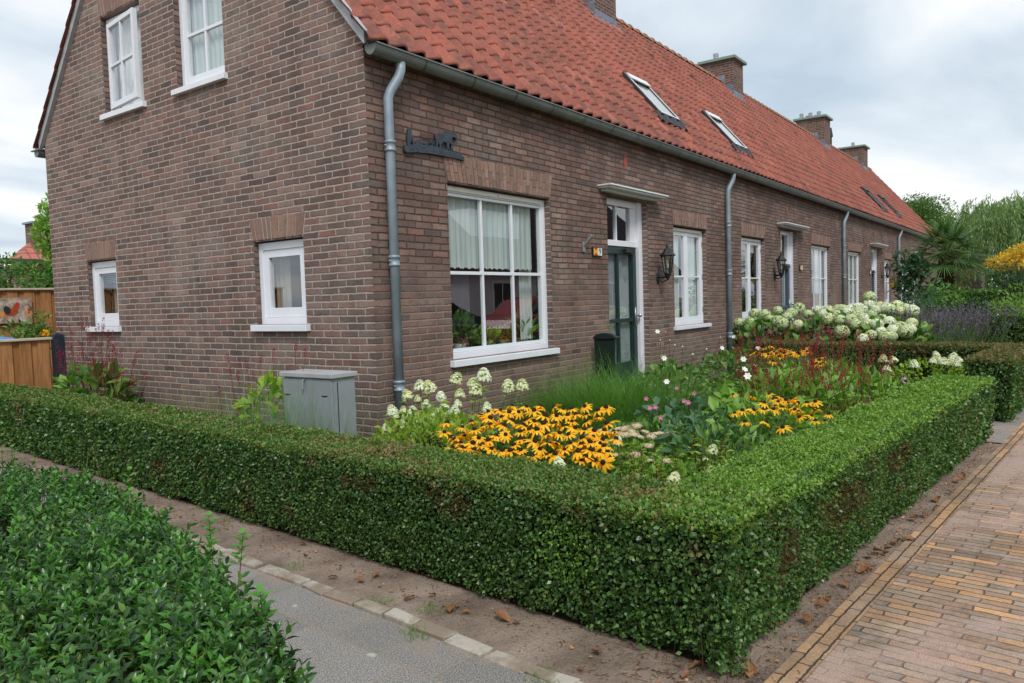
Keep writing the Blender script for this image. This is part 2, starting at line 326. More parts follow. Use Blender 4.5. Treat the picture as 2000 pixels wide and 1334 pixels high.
def cloud(P, D, size, asp, tpl=QUAD, Nn=None, roll=1.):
    """leaves at P growing along D; size in metres (length), asp = width/length. Returns V, F"""
    n = len(P); D = nrm(D); up = Nn if Nn is not None else np.tile((0, 0, 1.), (n, 1))
    up = up+rng.normal(size=(n, 3))*roll*.6
    W = nrm(np.cross(D, up)); Nv = np.cross(W, D)
    T, Fc = tpl; size = np.broadcast_to(np.asarray(size, float), (n,))[:, None, None]
    V = P[:, None, :]+size*(T[None, :, 0:1]*asp*W[:, None]+T[None, :, 1:2]*D[:, None]+T[None, :, 2:3]*asp*2*Nv[:, None])
    F2 = (Fc[None]+(np.arange(n)*len(T))[:, None, None]).reshape(-1, Fc.shape[1])
    return V.reshape(-1, 3), F2
def cat(parts):
    V = []; Fs = []; b = 0
    for v, f in parts: V.append(v); Fs.append(f+b); b += len(v)
    return np.concatenate(V), np.concatenate(Fs)
def fixtri(V, Fc, name, mats, parent=None, **k):
    """the LEAF template has triangles written as quads with a doubled corner; build them as true triangles"""
    t1 = Fc[:, [0, 1, 2]]; t2 = Fc[:, [0, 2, 3]]; ok = (t2[:, 0] != t2[:, 2]) & (t2[:, 1] != t2[:, 2]); ok1 = (t1[:, 1] != t1[:, 2])
    return npmesh(name, V, np.concatenate([t1[ok1], t2[ok]]), mats, parent, **k)
def fixname(name, V, Fc, mats, parent=None, **k): return fixtri(V, Fc, name, mats, parent, **k)
def lump(P, s=1., a=1.):
    x, y, z = P[:, 0]*s, P[:, 1]*s, P[:, 2]*s
    return a*(np.sin(x*1.9+.7*np.sin(y*2.3+1))*np.sin(y*2.1+.9*np.sin(z*3.1))+.5*np.sin(x*5.3+y*3.7+2*z)*np.sin(z*4.9-y*4.1+x)+.3*np.sin(x*11+1.3)*np.sin(y*13+z*9))/1.8

# ------------------------------------------------------------------ ground, kerb, pavements
TH = -.08; H0 = np.array((-1.87, -3.68)); GA = np.array((math.cos(TH), math.sin(TH))); GB = np.array((-math.sin(TH), math.cos(TH)))
def G(s, t, z=0.): p = H0+GA*s+GB*t; return (p[0], p[1], z)
def sheet(name, s0, s1, t0, t1, z, mat, kind='structure'):
    """a flat sheet in the street's own axes, with object coordinates along them"""
    m = MB(); m.quad((s0, t0, 0), (s1, t0, 0), (s1, t1, 0), (s0, t1, 0))
    o = m.build(name, mat, kind=kind); o.location = G(0, 0, z); o.rotation_euler[2] = TH; return o
t = NT('sandy soil'); p = t.pos(); a = t.noise(p, 3, 5, .6); b = t.noise(p, 120, 4, .7); sp = t.noise(p, 45, 3, .6)
c = t.ramp(a, [(.3, s2l(106, 93, 82)), (.5, s2l(140, 124, 111)), (.72, s2l(166, 150, 136))])
c = t.mix(1., c, t.ramp(b, [(.3, .7), (.7, 1.25)]), 'MULTIPLY'); c = t.mix(t.mapr(sp, .62, .72, 0, .6), c, s2l(78, 62, 50))
M['soil'] = t.bsdf(c, .95, .1, normal=t.bump(t.math('ADD', t.math('MULTIPLY', b, .4), sp), .9, .012))
t = NT('garden soil'); p = t.pos(); b = t.noise(p, 60, 5, .7); c = t.ramp(b, [(.3, s2l(44, 34, 26)), (.6, s2l(84, 66, 50)), (.8, s2l(120, 96, 72))])
M['gsoil'] = t.bsdf(c, .95, .1, normal=t.bump(b, 1., .02))
m = MB(); m.quad((-400, -400, -.006), (600, -400, -.006), (600, 600, -.006), (-400, 600, -.006)); m.build('ground', M['soil'], kind='structure')
sheet('soil_strip', -.32, .5, -.12, 12, 0., M['soil']); 
m = MB(); m.quad(G(.1, .1, .004), G(14, .1, .004), (14, 0, .004), (-.05, 0, .004)); m.quad(G(.1, .1, .004), (-.05, 0, .004), (-.05, 7, .004), G(.1, 11, .004)); m.build('garden_soil', M['gsoil'], kind='structure')
# brick path: field bricks lie across, two edging courses along
KL = [s2l(150, 122, 98), s2l(168, 136, 108), s2l(140, 118, 100), s2l(160, 132, 110), s2l(194, 150, 108), s2l(140, 128, 116), s2l(164, 142, 118), s2l(130, 118, 106), s2l(152, 136, 118)]
M['field'] = brickmat('path brick field', 'flat', bl=.205, bh=.0545, j=.0052, cols=KL, mort=s2l(98, 82, 70), bstr=.8, grit=s2l(170, 146, 134))
M['edging'] = brickmat('path brick edging', 'flat', bl=.205, bh=.0535, j=.0055, cols=[s2l(150, 124, 100), s2l(190, 150, 110), s2l(150, 126, 102), s2l(164, 134, 106), s2l(142, 120, 100)], mort=s2l(84, 70, 58), bstr=.8, grit=None)
m = MB(); m.quad((-.27, -8, 0), (-6, -8, 0), (-6, 40, 0), (-.27, 40, 0))
o = m.build('path', M['field'], kind='structure')   # local x runs across the path, so bricks lie across it
m2 = MB(); m2.quad((-40, -.177, 0), (60, -.177, 0), (60, -.069, 0), (-40, -.069, 0)); m2.build('path_edging', M['edging'], kind='structure', loc=G(0, 0, .008)).rotation_euler[2] = TH
o.location = G(0, 0, .006); o.rotation_euler[2] = TH+math.pi/2   # rotated so 'across' is along -t
mm_ = bpy.data.meshes.new('path'); mm_.from_pydata([(-7, 40, 0), (-7, -60, 0), (-.177, -60, 0), (-.177, 40, 0)], [], [(0, 1, 2, 3)]); mm_.materials.append(M['field']); o.data = mm_
# grey tile pavement left of the kerb
t = NT('paving slab'); P = t.sep(t.obj()); S_ = .30
iu = t.math('FLOOR', t.math('DIVIDE', P[0], S_)); fu = t.math('SUBTRACT', t.math('DIVIDE', P[0], S_), iu)
off = t.math('MULTIPLY', t.math('MODULO', t.math('ADD', iu, 100.), 2.), .5)
vv = t.math('ADD', t.math('DIVIDE', P[1], S_), off); iv = t.math('FLOOR', vv); fv = t.math('SUBTRACT', vv, iv)
d = t.math('MINIMUM', t.math('MINIMUM', fu, t.math('SUBTRACT', 1., fu)), t.math('MINIMUM', fv, t.math('SUBTRACT', 1., fv)))
d = t.math('ADD', d, t.math('MULTIPLY', t.math('SUBTRACT', t.noise(t.obj(), 14, 3), .5), .014))
jm = t.mapr(d, .006, .016); p = t.obj()
agg = t.noise(p, 175, 5, .95, .3); c = t.ramp(agg, [(.38, s2l(60, 59, 58)), (.5, s2l(124, 121, 117)), (.60, s2l(198, 194, 188))])
c = t.mix(1., c, t.ramp(t.white(t.comb(iu, iv, 0.)), [(0, .86), (1, 1.06)]), 'MULTIPLY')
sand = t.mapr(t.math('ADD', t.noise(p, 2.2, 5, .65), t.mapr(P[0], -.60, -.36, 0, .2)), .64, .80, 0, .7)
c = t.mix(sand, c, s2l(158, 136, 120)); c = t.mix(jm, s2l(150, 134, 118), c)
spot = t.mapr(t.noise(p, 7, 2), .70, .74, 0, .6); c = t.mix(spot, c, s2l(196, 196, 188))
M['slab'] = t.bsdf(c, .9, .2, normal=t.bump(t.math('ADD', t.math('MULTIPLY', agg, .5), jm), .5, .005))
sheet('pavement', -1.2, -.362, -4, 14, .004, M['slab'])
# kerb stones, uneven and cracked
t = NT('kerb stone'); r = t.geo('Random Per Island'); p = t.obj(); a = t.noise(p, 9, 5, .65)
c = t.ramp(r, [(0, s2l(166, 158, 144)), (.5, s2l(184, 178, 166)), (1, s2l(152, 144, 130))]); c = t.mix(1., c, t.ramp(a, [(.3, .66), (.5, .98), (.75, 1.14)]), 'MULTIPLY')
c = t.mix(t.mapr(t.math('ADD', t.noise(p, 4, 4), t.math('MULTIPLY', t.noise(p, 26, 4, .7), .25)), .58, .70, 0, .92), c, s2l(140, 124, 110))
M['kerb'] = t.bsdf(c, .92, .15, normal=t.bump(t.noise(p, 50, 5, .7), .7, .008))
m = MB(); tt = -1.8
while tt < 12:
    ln = .205; dz = rng.uniform(-.010, .004); ds = rng.uniform(-.010, .010); q = rng.uniform(-.010, .010, 8)
    a, b, cc, e_ = (-.362+ds+q[0], tt+.005+q[1]), (-.288+ds+q[2], tt+.005+q[3]), (-.288+ds+q[4], tt+ln-.004+q[5]), (-.362+ds+q[6], tt+ln-.004+q[7])
    top = [G(*x_, .018+dz+rng.uniform(-.002, .002)) for x_ in (a, b, cc, e_)]; bot = [G(*x_, -.03) for x_ in (a, b, cc, e_)]
    m.add(top+bot, [(0, 1, 2, 3), (0, 4, 5, 1), (1, 5, 6, 2), (2, 6, 7, 3), (3, 7, 4, 0)]); tt += ln
m.build('kerb', M['kerb'], kind='structure', bevel=.005)
# grey tiles in front of the second hedge
sheet('paving', 5.3, 12, -.068, .42, .005, M['slab'])

# ------------------------------------------------------------------ the terrace
LX, WY = 35., 5.8; ZE = 3.54; SL = 1.18; YR = WY/2
HS = thing('brick_terrace', 'long brown brick row of terraced houses with orange red pantile roof behind the flower bed', 'house')  # one object for the whole row of houses under the shared roof
def PF(u, d, z): return (u, -d, z)
def PG(u, d, z): return (-d, u, z)
def clip(poly, nx, nz, c):
    r = []
    for i in range(len(poly)):
        a, b = poly[i], poly[(i+1) % len(poly)]; fa, fb = nx*a[0]+nz*a[1]-c, nx*b[0]+nz*b[1]-c
        if fa <= 0: r.append(a)
        if fa*fb < 0: k = fa/(fa-fb); r.append((a[0]+k*(b[0]-a[0]), a[1]+k*(b[1]-a[1])))
    return r
def wall(m, P, u0, u1, z0, z1, holes, planes=(), flip=False):
    us = sorted({u0, u1, *[h[0] for h in holes], *[h[1] for h in holes]}); zs = sorted({z0, z1, *[h[2] for h in holes], *[h[3] for h in holes]})
    for i in range(len(us)-1):
        for j in range(len(zs)-1):
            a, b, c, d = us[i], us[i+1], zs[j], zs[j+1]; mu, mz = (a+b)/2, (c+d)/2
            if any(h[0] < mu < h[1] and h[2] < mz < h[3] for h in holes): continue
            poly = [(a, c), (b, c), (b, d), (a, d)]
            for pl in planes: poly = clip(poly, *pl) if len(poly) > 2 else []
            if len(poly) > 2:
                vs = [P(u, 0, z) for u, z in poly]; m.add(vs[::-1] if flip else vs, [tuple(range(len(vs)))])
    for h in holes:
        a, b, c, d, dp = h
        for q in ([(a, 0, c), (a, -dp, c), (a, -dp, d), (a, 0, d)], [(b, 0, c), (b, 0, d), (b, -dp, d), (b, -dp, c)], [(a, 0, d), (a, -dp, d), (b, -dp, d), (b, 0, d)], [(a, 0, c), (b, 0, c), (b, -dp, c), (a, -dp, c)]):
            m.add([P(*x_) for x_ in q], [(0, 1, 2, 3)])
RD = .15
FW = dict(C=(.98, 2.70, .84, 2.49), D=(5.97, 7.23, .93, 2.405), E=(8.83, 10.12, .93, 2.40), F=(13.42, 15.1, .93, 2.45), Gw=(17.0, 18.6, .93, 2.43), H=(21.97, 23.15, .93, 2.34), I=(24.88, 26.85, .93, 2.31))
DR = dict(A=(4.0, 5.12, .2, 2.66), B=(11.12, 12.28, .2, 2.66), Cd=(20.0, 21.2, .2, 2.62), Dd=(27.3, 28.5, .2, 2.62))
GW = dict(A=(.86, 1.585, 1.225, 2.005), B=(4.19, 4.87, 1.225, 2.005), U1=(3.38, 4.22, 3.63, 4.71), U2=(1.90, 2.73, 3.63, 4.71))
m = MB()
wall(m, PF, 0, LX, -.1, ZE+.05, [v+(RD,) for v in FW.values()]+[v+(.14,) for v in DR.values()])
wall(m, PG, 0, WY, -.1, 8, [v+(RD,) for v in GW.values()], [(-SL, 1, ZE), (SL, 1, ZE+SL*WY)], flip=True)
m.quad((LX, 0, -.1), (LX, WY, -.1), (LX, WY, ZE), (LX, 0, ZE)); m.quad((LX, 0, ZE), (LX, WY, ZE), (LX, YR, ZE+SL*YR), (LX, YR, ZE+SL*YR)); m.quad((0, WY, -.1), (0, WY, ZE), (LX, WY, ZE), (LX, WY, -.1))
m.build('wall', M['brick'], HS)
# plastered rooms behind the windows
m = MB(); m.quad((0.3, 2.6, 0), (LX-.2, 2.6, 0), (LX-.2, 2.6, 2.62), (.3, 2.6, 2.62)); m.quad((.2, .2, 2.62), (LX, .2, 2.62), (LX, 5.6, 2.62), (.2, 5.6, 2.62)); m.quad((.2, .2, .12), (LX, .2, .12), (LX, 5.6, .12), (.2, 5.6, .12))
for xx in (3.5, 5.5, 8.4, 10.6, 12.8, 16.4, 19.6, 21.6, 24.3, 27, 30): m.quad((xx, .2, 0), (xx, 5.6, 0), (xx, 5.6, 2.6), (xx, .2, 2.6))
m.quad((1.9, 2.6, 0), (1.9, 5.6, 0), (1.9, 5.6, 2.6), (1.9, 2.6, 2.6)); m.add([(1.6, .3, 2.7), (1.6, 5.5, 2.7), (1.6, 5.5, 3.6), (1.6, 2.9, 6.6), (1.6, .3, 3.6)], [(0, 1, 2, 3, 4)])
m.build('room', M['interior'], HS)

# soldier arches over the openings
M['mortar_pale'] = plain('pale mortar', s2l(180, 168, 156), .95, .1, var=.2, nscale=30)
def arch(P, u0, u1, z, h, spl, nrow=1, d=.004, seed=0):
    r = random.Random(seed); m = MB(); n = max(3, round((u1-u0+spl)/.0585)); zc = (u0+u1)/2
    m2 = MB(); m2.prism([(u0-.005, z), (u1+.005, z), (u1+spl, z+h), (u0-spl, z+h)], lambda u, q: P(u, .0022, q), lambda u, q: P(u, -.03, q)); m2.build('arch_joint', M['mortar_pale' if P is PG else 'mortar'], HS)
    for i in range(n):
        f0, f1 = i/n, (i+1)/n
        b0, b1 = u0+(u1-u0)*f0, u0+(u1-u0)*f1; t0, t1 = u0-spl+(u1-u0+2*spl)*f0, u0-spl+(u1-u0+2*spl)*f1; g = .0055 if P is PG else .004
        cuts = [0, 1] if nrow == 1 else ([0, .62, 1] if i % 2 else [0, .34, 1])
        for c0, c1 in zip(cuts, cuts[1:]):
            c0b, c1b = c0+(.012 if c0 else 0.004), c1-(.012 if c1 < 1 else .006)
            def pt(l, k, ): return ((b0+(t0-b0)*k+g) if l else (b1+(t1-b1)*k-g), z+h*k)
            q = [pt(1, c0b), pt(0, c0b), pt(0, c1b), pt(1, c1b)]; dd = d+r.uniform(0, .006)
            q = [(a+r.uniform(-.0015, .0015), b+r.uniform(-.003, .003)) for a, b in q]
            m.prism(q, lambda u, zz_: P(u, dd, zz_), lambda u, zz_: P(u, -.02, zz_))
    return m.build('arch', M['arch'], HS)
for i, (k, hh, sp_, nr) in enumerate([('C', .25, .06, 2), ('D', .21, .03, 2), ('E', .22, .03, 2), ('F', .22, .03, 2), ('Gw', .21, .03, 2), ('H', .2, .03, 1), ('I', .2, .03, 1)]):
    a = FW[k]; arch(PF, a[0], a[1], a[3]+.012, hh, sp_, nr, seed=i)
for i, k in enumerate(('A', 'B', 'U1', 'U2')):
    a = GW[k]; arch(PG, a[0], a[1], a[3]+.015, .2, .05, 1, seed=20+i)

# ------------------------------------------------------------------ windows
def bx(m, P, u0, u1, d0, d1, z0, z1, mi=0):
    v = [P(u, d, z) for z in (z0, z1) for d in (d0, d1) for u in (u0, u1)]
    return m.add(v, [(0, 2, 3, 1), (4, 5, 7, 6), (0, 1, 5, 4), (2, 6, 7, 3), (0, 4, 6, 2), (1, 3, 7, 5)], mi)
def pane(P, a, b, d, z0, z1, par, flip):
    m = MB(); q = [P(a, d, z0), P(b, d, z0), P(b, d, z1), P(a, d, z1)]; m.add(q[::-1] if flip else q, [(0, 1, 2, 3)]); return m.build('pane', M['glass'], par)
def curtain(P, u0, u1, d, z0, z1, par=None, scal=0., amp=.018, wl=.07, mat='curtain', ph=0.):
    n = int((u1-u0)/.008)+2; V = []; Fc = []
    zs = np.linspace(z0, z1, 4)
    for i in range(n):
        u = u0+(u1-u0)*i/(n-1); dd = d+amp*math.sin(2*math.pi*u/wl+ph+1.3*math.sin(u*9))+.3*amp*math.sin(u*57)
        zb = z0+scal*abs(math.sin(math.pi*u/.045))
        for j, z in enumerate(zs): V.append(P(u, dd, zb if j == 0 else z))
    for i in range(n-1):
        for j in range(3): a = i*4+j; Fc.append((a, a+4, a+5, a+1))
    return npmesh('curtain', V, Fc, M[mat], par, smooth=True)
def window(P, box, cols, rows, bar=.024, rec=.07, fr=.05, sash=.045, mull=False, vents=1, flip=False, sillw=.07, hinges=0, bottom_only_split=None, sd=.05, wmat='white', sillh=.055):
    u0, u1, z0, z1 = box; m = MB(); g = .003
    a0, a1, b0, b1 = u0+g, u1-g, z0, z1-.012
    bx(m, P, a0, a0+fr, -rec-.07, -rec, b0, b1); bx(m, P, a1-fr, a1, -rec-.07, -rec, b0, b1)
    bx(m, P, a0+fr, a1-fr, -rec-.07, -rec-.001, b1-fr*1.15, b1); bx(m, P, a0+fr, a1-fr, -rec-.07, -rec-.001, b0, b0+fr*1.1)
    w_ = m.build('window', M[wmat], HS, bevel=.003)
    i0, i1, j0, j1 = a0+fr, a1-fr, b0+fr*1.1, b1-fr*1.15
    units = [(i0, i1)] if not mull else [(i0, (i0+i1)/2-.022), ((i0+i1)/2+.022, i1)]
    if mull: mu = MB(); bx(mu, P, (i0+i1)/2-.0215, (i0+i1)/2+.0215, -rec-.06, -rec-.004, j0, j1); mu.build('mullion', M[wmat], w_, bevel=.003)
    for (p0, p1) in units:
        s = MB(); e_ = .002; q0, q1, r0, r1 = p0+e_, p1-e_, j0+e_, j1-e_
        bx(s, P, q0, q0+sash, -rec-.062, -rec-.012, r0, r1); bx(s, P, q1-sash, q1, -rec-.062, -rec-.012, r0, r1)
        bx(s, P, q0+sash, q1-sash, -rec-.062, -rec-.013, r1-sash, r1); bx(s, P, q0+sash, q1-sash, -rec-.062, -rec-.013, r0, r0+sash*1.25)
        gx0, gx1, gz0, gz1 = q0+sash, q1-sash, r0+sash*1.25, r1-sash
        cn = cols if not mull else cols//2
        for i in range(1, cn): c_ = gx0+(gx1-gx0)*i/cn; bx(s, P, c_-bar/2, c_+bar/2, -rec-.05, -rec-.018, gz0, gz1)
        zsp = [gz0+(gz1-gz0)*i/rows for i in range(1, rows)]
        for c_ in zsp: bx(s, P, gx0, gx1, -rec-.048, -rec-.0165, c_-bar/2, c_+bar/2)
        so = s.build('sash', M[wmat], w_, bevel=.002)
        pane(P, gx0-.004, gx1+.004, -rec-.034, gz0-.004, gz1+.004, w_, flip)
    s = MB()
    for k in range(vents):
        f0 = a0+.06+(a1-a0-.12)*k/vents; f1 = a0+.06+(a1-a0-.12)*(k+1)/vents-.03
        v_ = MB(); bx(v_, P, f0, f1, -rec-.001, -rec+.014, b1-.05, b1-.014); v_.build('vent_strip', M['cream'], w_, bevel=.003)
    s = MB(); bx(s, P, u0-.045, u1+.045, -rec-.01, sd, z0-sillh, z0-.001); bx(s, P, u0+.001, u1-.001, -rec-.05, -rec-.011, z0-sillh, z0+.012)
    s.build('sill', M[wmat], w_, bevel=.004)
    for k in range(hinges):
        h_ = MB(); zc = z0+(z1-z0)*(.15+.7*k/max(1, hinges-1)); ue = a1-fr*.55 if not flip else a0+fr*.5
        bx(h_, P, ue-.012, ue+.012, -rec, -rec+.008, zc-.04, zc+.04); h_.build('hinge', M['steel'], w_)
    return w_
window(PF, FW['C'], 3, 2, vents=2, sash=.028, fr=.055, bar=.032, sillh=.062, sd=.055)
for k, cc, rr, mu in (('D', 2, 2, True), ('E', 2, 2, True), ('F', 3, 2, False), ('Gw', 3, 2, False), ('H', 2, 2, True), ('I', 2, 2, True)):
    window(PF, FW[k], cc, rr, vents=2 if cc == 3 else 1, mull=mu, hinges=3 if mu else 0, sash=.05 if mu else .03)
window(PG, GW['A'], 1, 1, vents=0, sash=.07, fr=.06, hinges=2, rec=.05, sillh=.06, flip=True)
window(PG, GW['B'], 1, 1, vents=0, sash=.07, fr=.06, hinges=2, rec=.05, sillh=.06, flip=True)
window(PG, GW['U2'], 2, 2, vents=0, sash=.05, fr=.055, rec=.06, flip=True, bar=.03)
# upper window left: the frame stays, the casement stands ajar outwards
a = GW['U1']; m = MB()
bx(m, PG, a[0]+.003, a[0]+.058, -.13, -.06, a[2], a[3]-.012); bx(m, PG, a[1]-.058, a[1]-.003, -.13, -.06, a[2], a[3]-.012); bx(m, PG, a[0]+.058, a[1]-.058, -.13, -.061, a[3]-.075, a[3]-.012); bx(m, PG, a[0]+.058, a[1]-.058, -.13, -.061, a[2], a[2]+.055)
wu = m.build('window', M['white'], HS, bevel=.003)
ang = R_(6); cu, su = math.cos(ang), math.sin(ang)
def PO(u, d, z):   # u measured from the hinge (left jamb as seen, large y) towards small y
    return (-(-.055+u*su+d*cu), a[1]-.062-(u*cu-d*su), z)
W0 = a[1]-a[0]-.125; z0_, z1_ = a[2]+.06, a[3]-.08
s = MB()
for q in ((0, .05, z0_, z1_), (W0-.05, W0, z0_, z1_)): bx(s, PO, q[0], q[1], -.025, .025, q[2], q[3])
bx(s, PO, .05, W0-.05, -.024, .024, z1_-.05, z1_); bx(s, PO, .05, W0-.05, -.024, .024, z0_, z0_+.06); bx(s, PO, W0/2-.014, W0/2+.014, -.02, .02, z0_+.06, z1_-.05); bx(s, PO, .05, W0-.05, -.019, .019, (z0_+z1_)/2-.014, (z0_+z1_)/2+.014)
s.build('sash', M['white'], wu, bevel=.002)
m = MB(); q = [PO(.045, 0, z0_+.05), PO(W0-.045, 0, z0_+.05), PO(W0-.045, 0, z1_-.045), PO(.045, 0, z1_-.045)]; m.add(q, [(0, 1, 2, 3)]); m.build('pane', M['glass'], wu)
s = MB(); bx(s, PG, a[0]-.045, a[1]+.045, -.07, .05, a[2]-.06, a[2]-.001); s.build('sill', M['white'], wu, bevel=.004)
for zc in (z0_+.12, z1_-.14): h_ = MB(); bx(h_, PG, a[1]-.05, a[1]-.03, -.06, -.05, zc-.045, zc+.045); h_.build('hinge', M['steel'], wu)

# curtains hang inside: things of their own
def ctag(o, lab): return tag(o, lab, 'curtain', 'net curtains behind the windows')
C = FW['C']
ctag(curtain(PF, C[0]+.06, C[1]-.16, -.148, 1.70, 2.40, scal=.02, amp=.010, wl=.085), 'short scalloped lace curtain in the large six pane window')
ctag(curtain(PF, C[1]-.30, C[1]-.05, -.24, .95, 2.40, amp=.02, wl=.05), 'long gathered curtain at the far side of the large six pane window')
D = FW['D']
ctag(curtain(PF, D[0]+.06, D[0]+.50, -.148, .98, 2.36, wl=.06, amp=.009), 'net curtain behind the left casement beside the first lantern')
ctag(curtain(PF, D[0]+.62, D[1]-.06, -.148, .98, 2.36, wl=.06, amp=.009, ph=2), 'net curtain behind the right casement beside the second downpipe')
for i, (k, lab) in enumerate((('F', 'pale curtain behind the six pane window past the second door'), ('Gw', 'pale curtain behind the six pane window past the third downpipe'))):
    f = FW[k]; ctag(curtain(PF, f[0]+.9, f[1]-.1, -.15, .98, 2.40, wl=.06, amp=.008), lab)
f = FW['I']; ctag(curtain(PF, f[0]+.1, f[1]-.1, -.22, .98, 1.6, wl=.06, mat='curtain_white'), 'white half curtain in the window past the last downpipe')
f = GW['A']; ctag(curtain(PG, f[0]+.46, f[1]-.06, -.2, 1.26, 1.92, wl=.09, amp=.012, mat='curtain_dim'), 'pale curtain in the small square window by the grey cabinet')
f = GW['B']; ctag(curtain(PG, f[0]+.36, f[1]-.1, -.24, 1.26, 1.80, wl=.09, mat='curtain_dim'), 'pale curtain in the small window nearest the fence')
f = GW['U2']; ctag(curtain(PG, f[0]+.05, f[1]-.08, -.145, 3.68, 4.66, wl=.08, amp=.007), 'net curtain in the upper window right of the open casement')
f = GW['U1']; ctag(curtain(PG, f[0]+.05, f[1]-.08, -.15, 3.68, 4.66, wl=.07, amp=.008, mat='curtain_white'), 'white curtain behind the open upper casement')
m = MB()
for k in range(9): bx(m, PG, GW['B'][0]+.06, GW['B'][1]-.06, -.2, -.165, 1.93-.022*k, 1.935-.022*k)
m.build('window_blind', M['curtain_white'], label='white slatted blind pulled up in the small window nearest the fence', cat='blind')

# ------------------------------------------------------------------ doors, canopies
def door(box, leafmat, transom=2.08, glass=True, full=True):
    u0, u1, z0, z1 = box; d0, d1 = -.19, -.11; j = .11
    m = MB(); bx(m, PF, u0+.002, u0+j, d0, d1, z0, z1-.002); bx(m, PF, u1-j, u1-.002, d0, d1+.03, z0, z1-.002); bx(m, PF, u0+j, u1-j, d0, d1-.001, z1-.09, z1-.002); bx(m, PF, u0+j, u1-j, d0, d1-.001, transom-.03, transom+.045)
    bx(m, PF, u0+j, u0+j+.035, d0, d1-.012, transom+.045, z1-.09); bx(m, PF, u1-j-.16, u1-j, d0, d1-.012, transom+.045, z1-.09); c_ = (u0+u1)/2-.08; bx(m, PF, c_-.016, c_+.016, d0+.02, d1-.02, transom+.045, z1-.09)
    fo = m.build('door_frame', M['white'], HS, bevel=.003)
    pane(PF, u0+j+.03, u1-j-.15, d0+.035, transom+.04, z1-.085, fo, False)
    a0, a1, b0, b1 = u0+j+.003, u1-j-.003, z0+.02, transom-.035; s = .095
    m = MB(); bx(m, PF, a0, a0+s, d0, d1-.014, b0, b1); bx(m, PF, a1-s, a1, d0, d1-.014, b0, b1); bx(m, PF, a0+s, a1-s, d0, d1-.015, b1-s, b1); bx(m, PF, a0+s, a1-s, d0, d1-.015, b0, b0+.3)
    bx(m, PF, a0+s, a1-s, d0+.01, d1-.024, 1.05, 1.10); c_ = a0+.40; bx(m, PF, c_-.018, c_+.018, d0+.011, d1-.0235, b0+.3, b1-s)
    do = m.build('door', M[leafmat], HS, bevel=.003); pane(PF, a0+s-.004, a1-s+.004, d0+.03, b0+.296, b1-s+.004, do, False)
    h = MB(); bx(h, PF, a1-.065, a1-.035, d1-.014, d1-.004, .98, 1.24); h.tube([PF(a1-.05, d1-.01, 1.13), PF(a1-.05, d1+.05, 1.13)], .010, 8); h.lathe([(0, -.028), (.022, -.02), (.028, 0), (.022, .02), (0, .028)], PF(a1-.05, d1+.055, 1.13), 10)
    h.build('handle', M['steel'], do, smooth=True)
    cl = MB(); bx(cl, PF, a1-.36, a1-.12, d1-.014, d1+.03, b1-.075, b1-.025); cl.build('door_closer', M['black'], do)
    m = MB(); bx(m, PF, u0-.05, u1+.05, -.2, .3, -.05, z0-.001); m.build('doorstep', M['kerb'], HS)
    ctag(curtain(PF, a0+.14, a1-.09, -.2, z0+.1, b1, amp=.008, wl=.05), None)
door(DR['A'], 'door_green'); tag(bpy.data.objects[[o.name for o in COL.objects if o.name.startswith('curtain')][-1]])
door(DR['B'], 'door_grey', transom=2.0); door(DR['Cd'], 'door_grey', transom=2.0); door(DR['Dd'], 'door_grey', transom=2.0)
doorcurt = [o for o in COL.objects if o.name.startswith('curtain') and 'label' not in o.keys()]
for o, l_ in zip(sorted(doorcurt, key=lambda q: np.array([v.co.x for v in q.data.vertices]).mean()), ('white net curtain behind the glass of the dark green front door', 'net curtain behind the glass of the second door with the open lantern', 'net curtain behind the glass of the third door by the yellow flower pot', 'net curtain behind the door at the far end of the terrace')):
    tag(o, l_, 'curtain', 'net curtains behind the windows'); o.data.materials[0] = M['curtain_door']
def canopy(u0, u1, z):
    m = MB(); bx(m, PF, u0, u1, -.02, .19, z-.022, z); bx(m, PF, u0+.02, u1-.02, -.02, .165, z-.045, z-.0225); bx(m, PF, u0+.08, u1-.08, -.02, .07, z-.075, z-.0455)
    m.build('door_canopy', M['canopy'], HS, bevel=.006)
for u0, u1, z in ((3.78, 5.42, 2.76), (10.92, 12.62, 2.76), (19.8, 21.6, 2.74), (26.95, 28.8, 2.73)): canopy(u0, u1, z)
for xx, zz_ in ((4.52, 3.13), (11.6, 3.08), (20.6, 3.05), (27.9, 3.02)):
    m = MB(); m.prism([(xx-.06, zz_), (xx, zz_-.105), (xx+.06, zz_), (xx, zz_+.105)], lambda u, z: PF(u, .005, z), lambda u, z: PF(u, -.02, z)); m.build('diamond_tile', M['diamond'], HS)

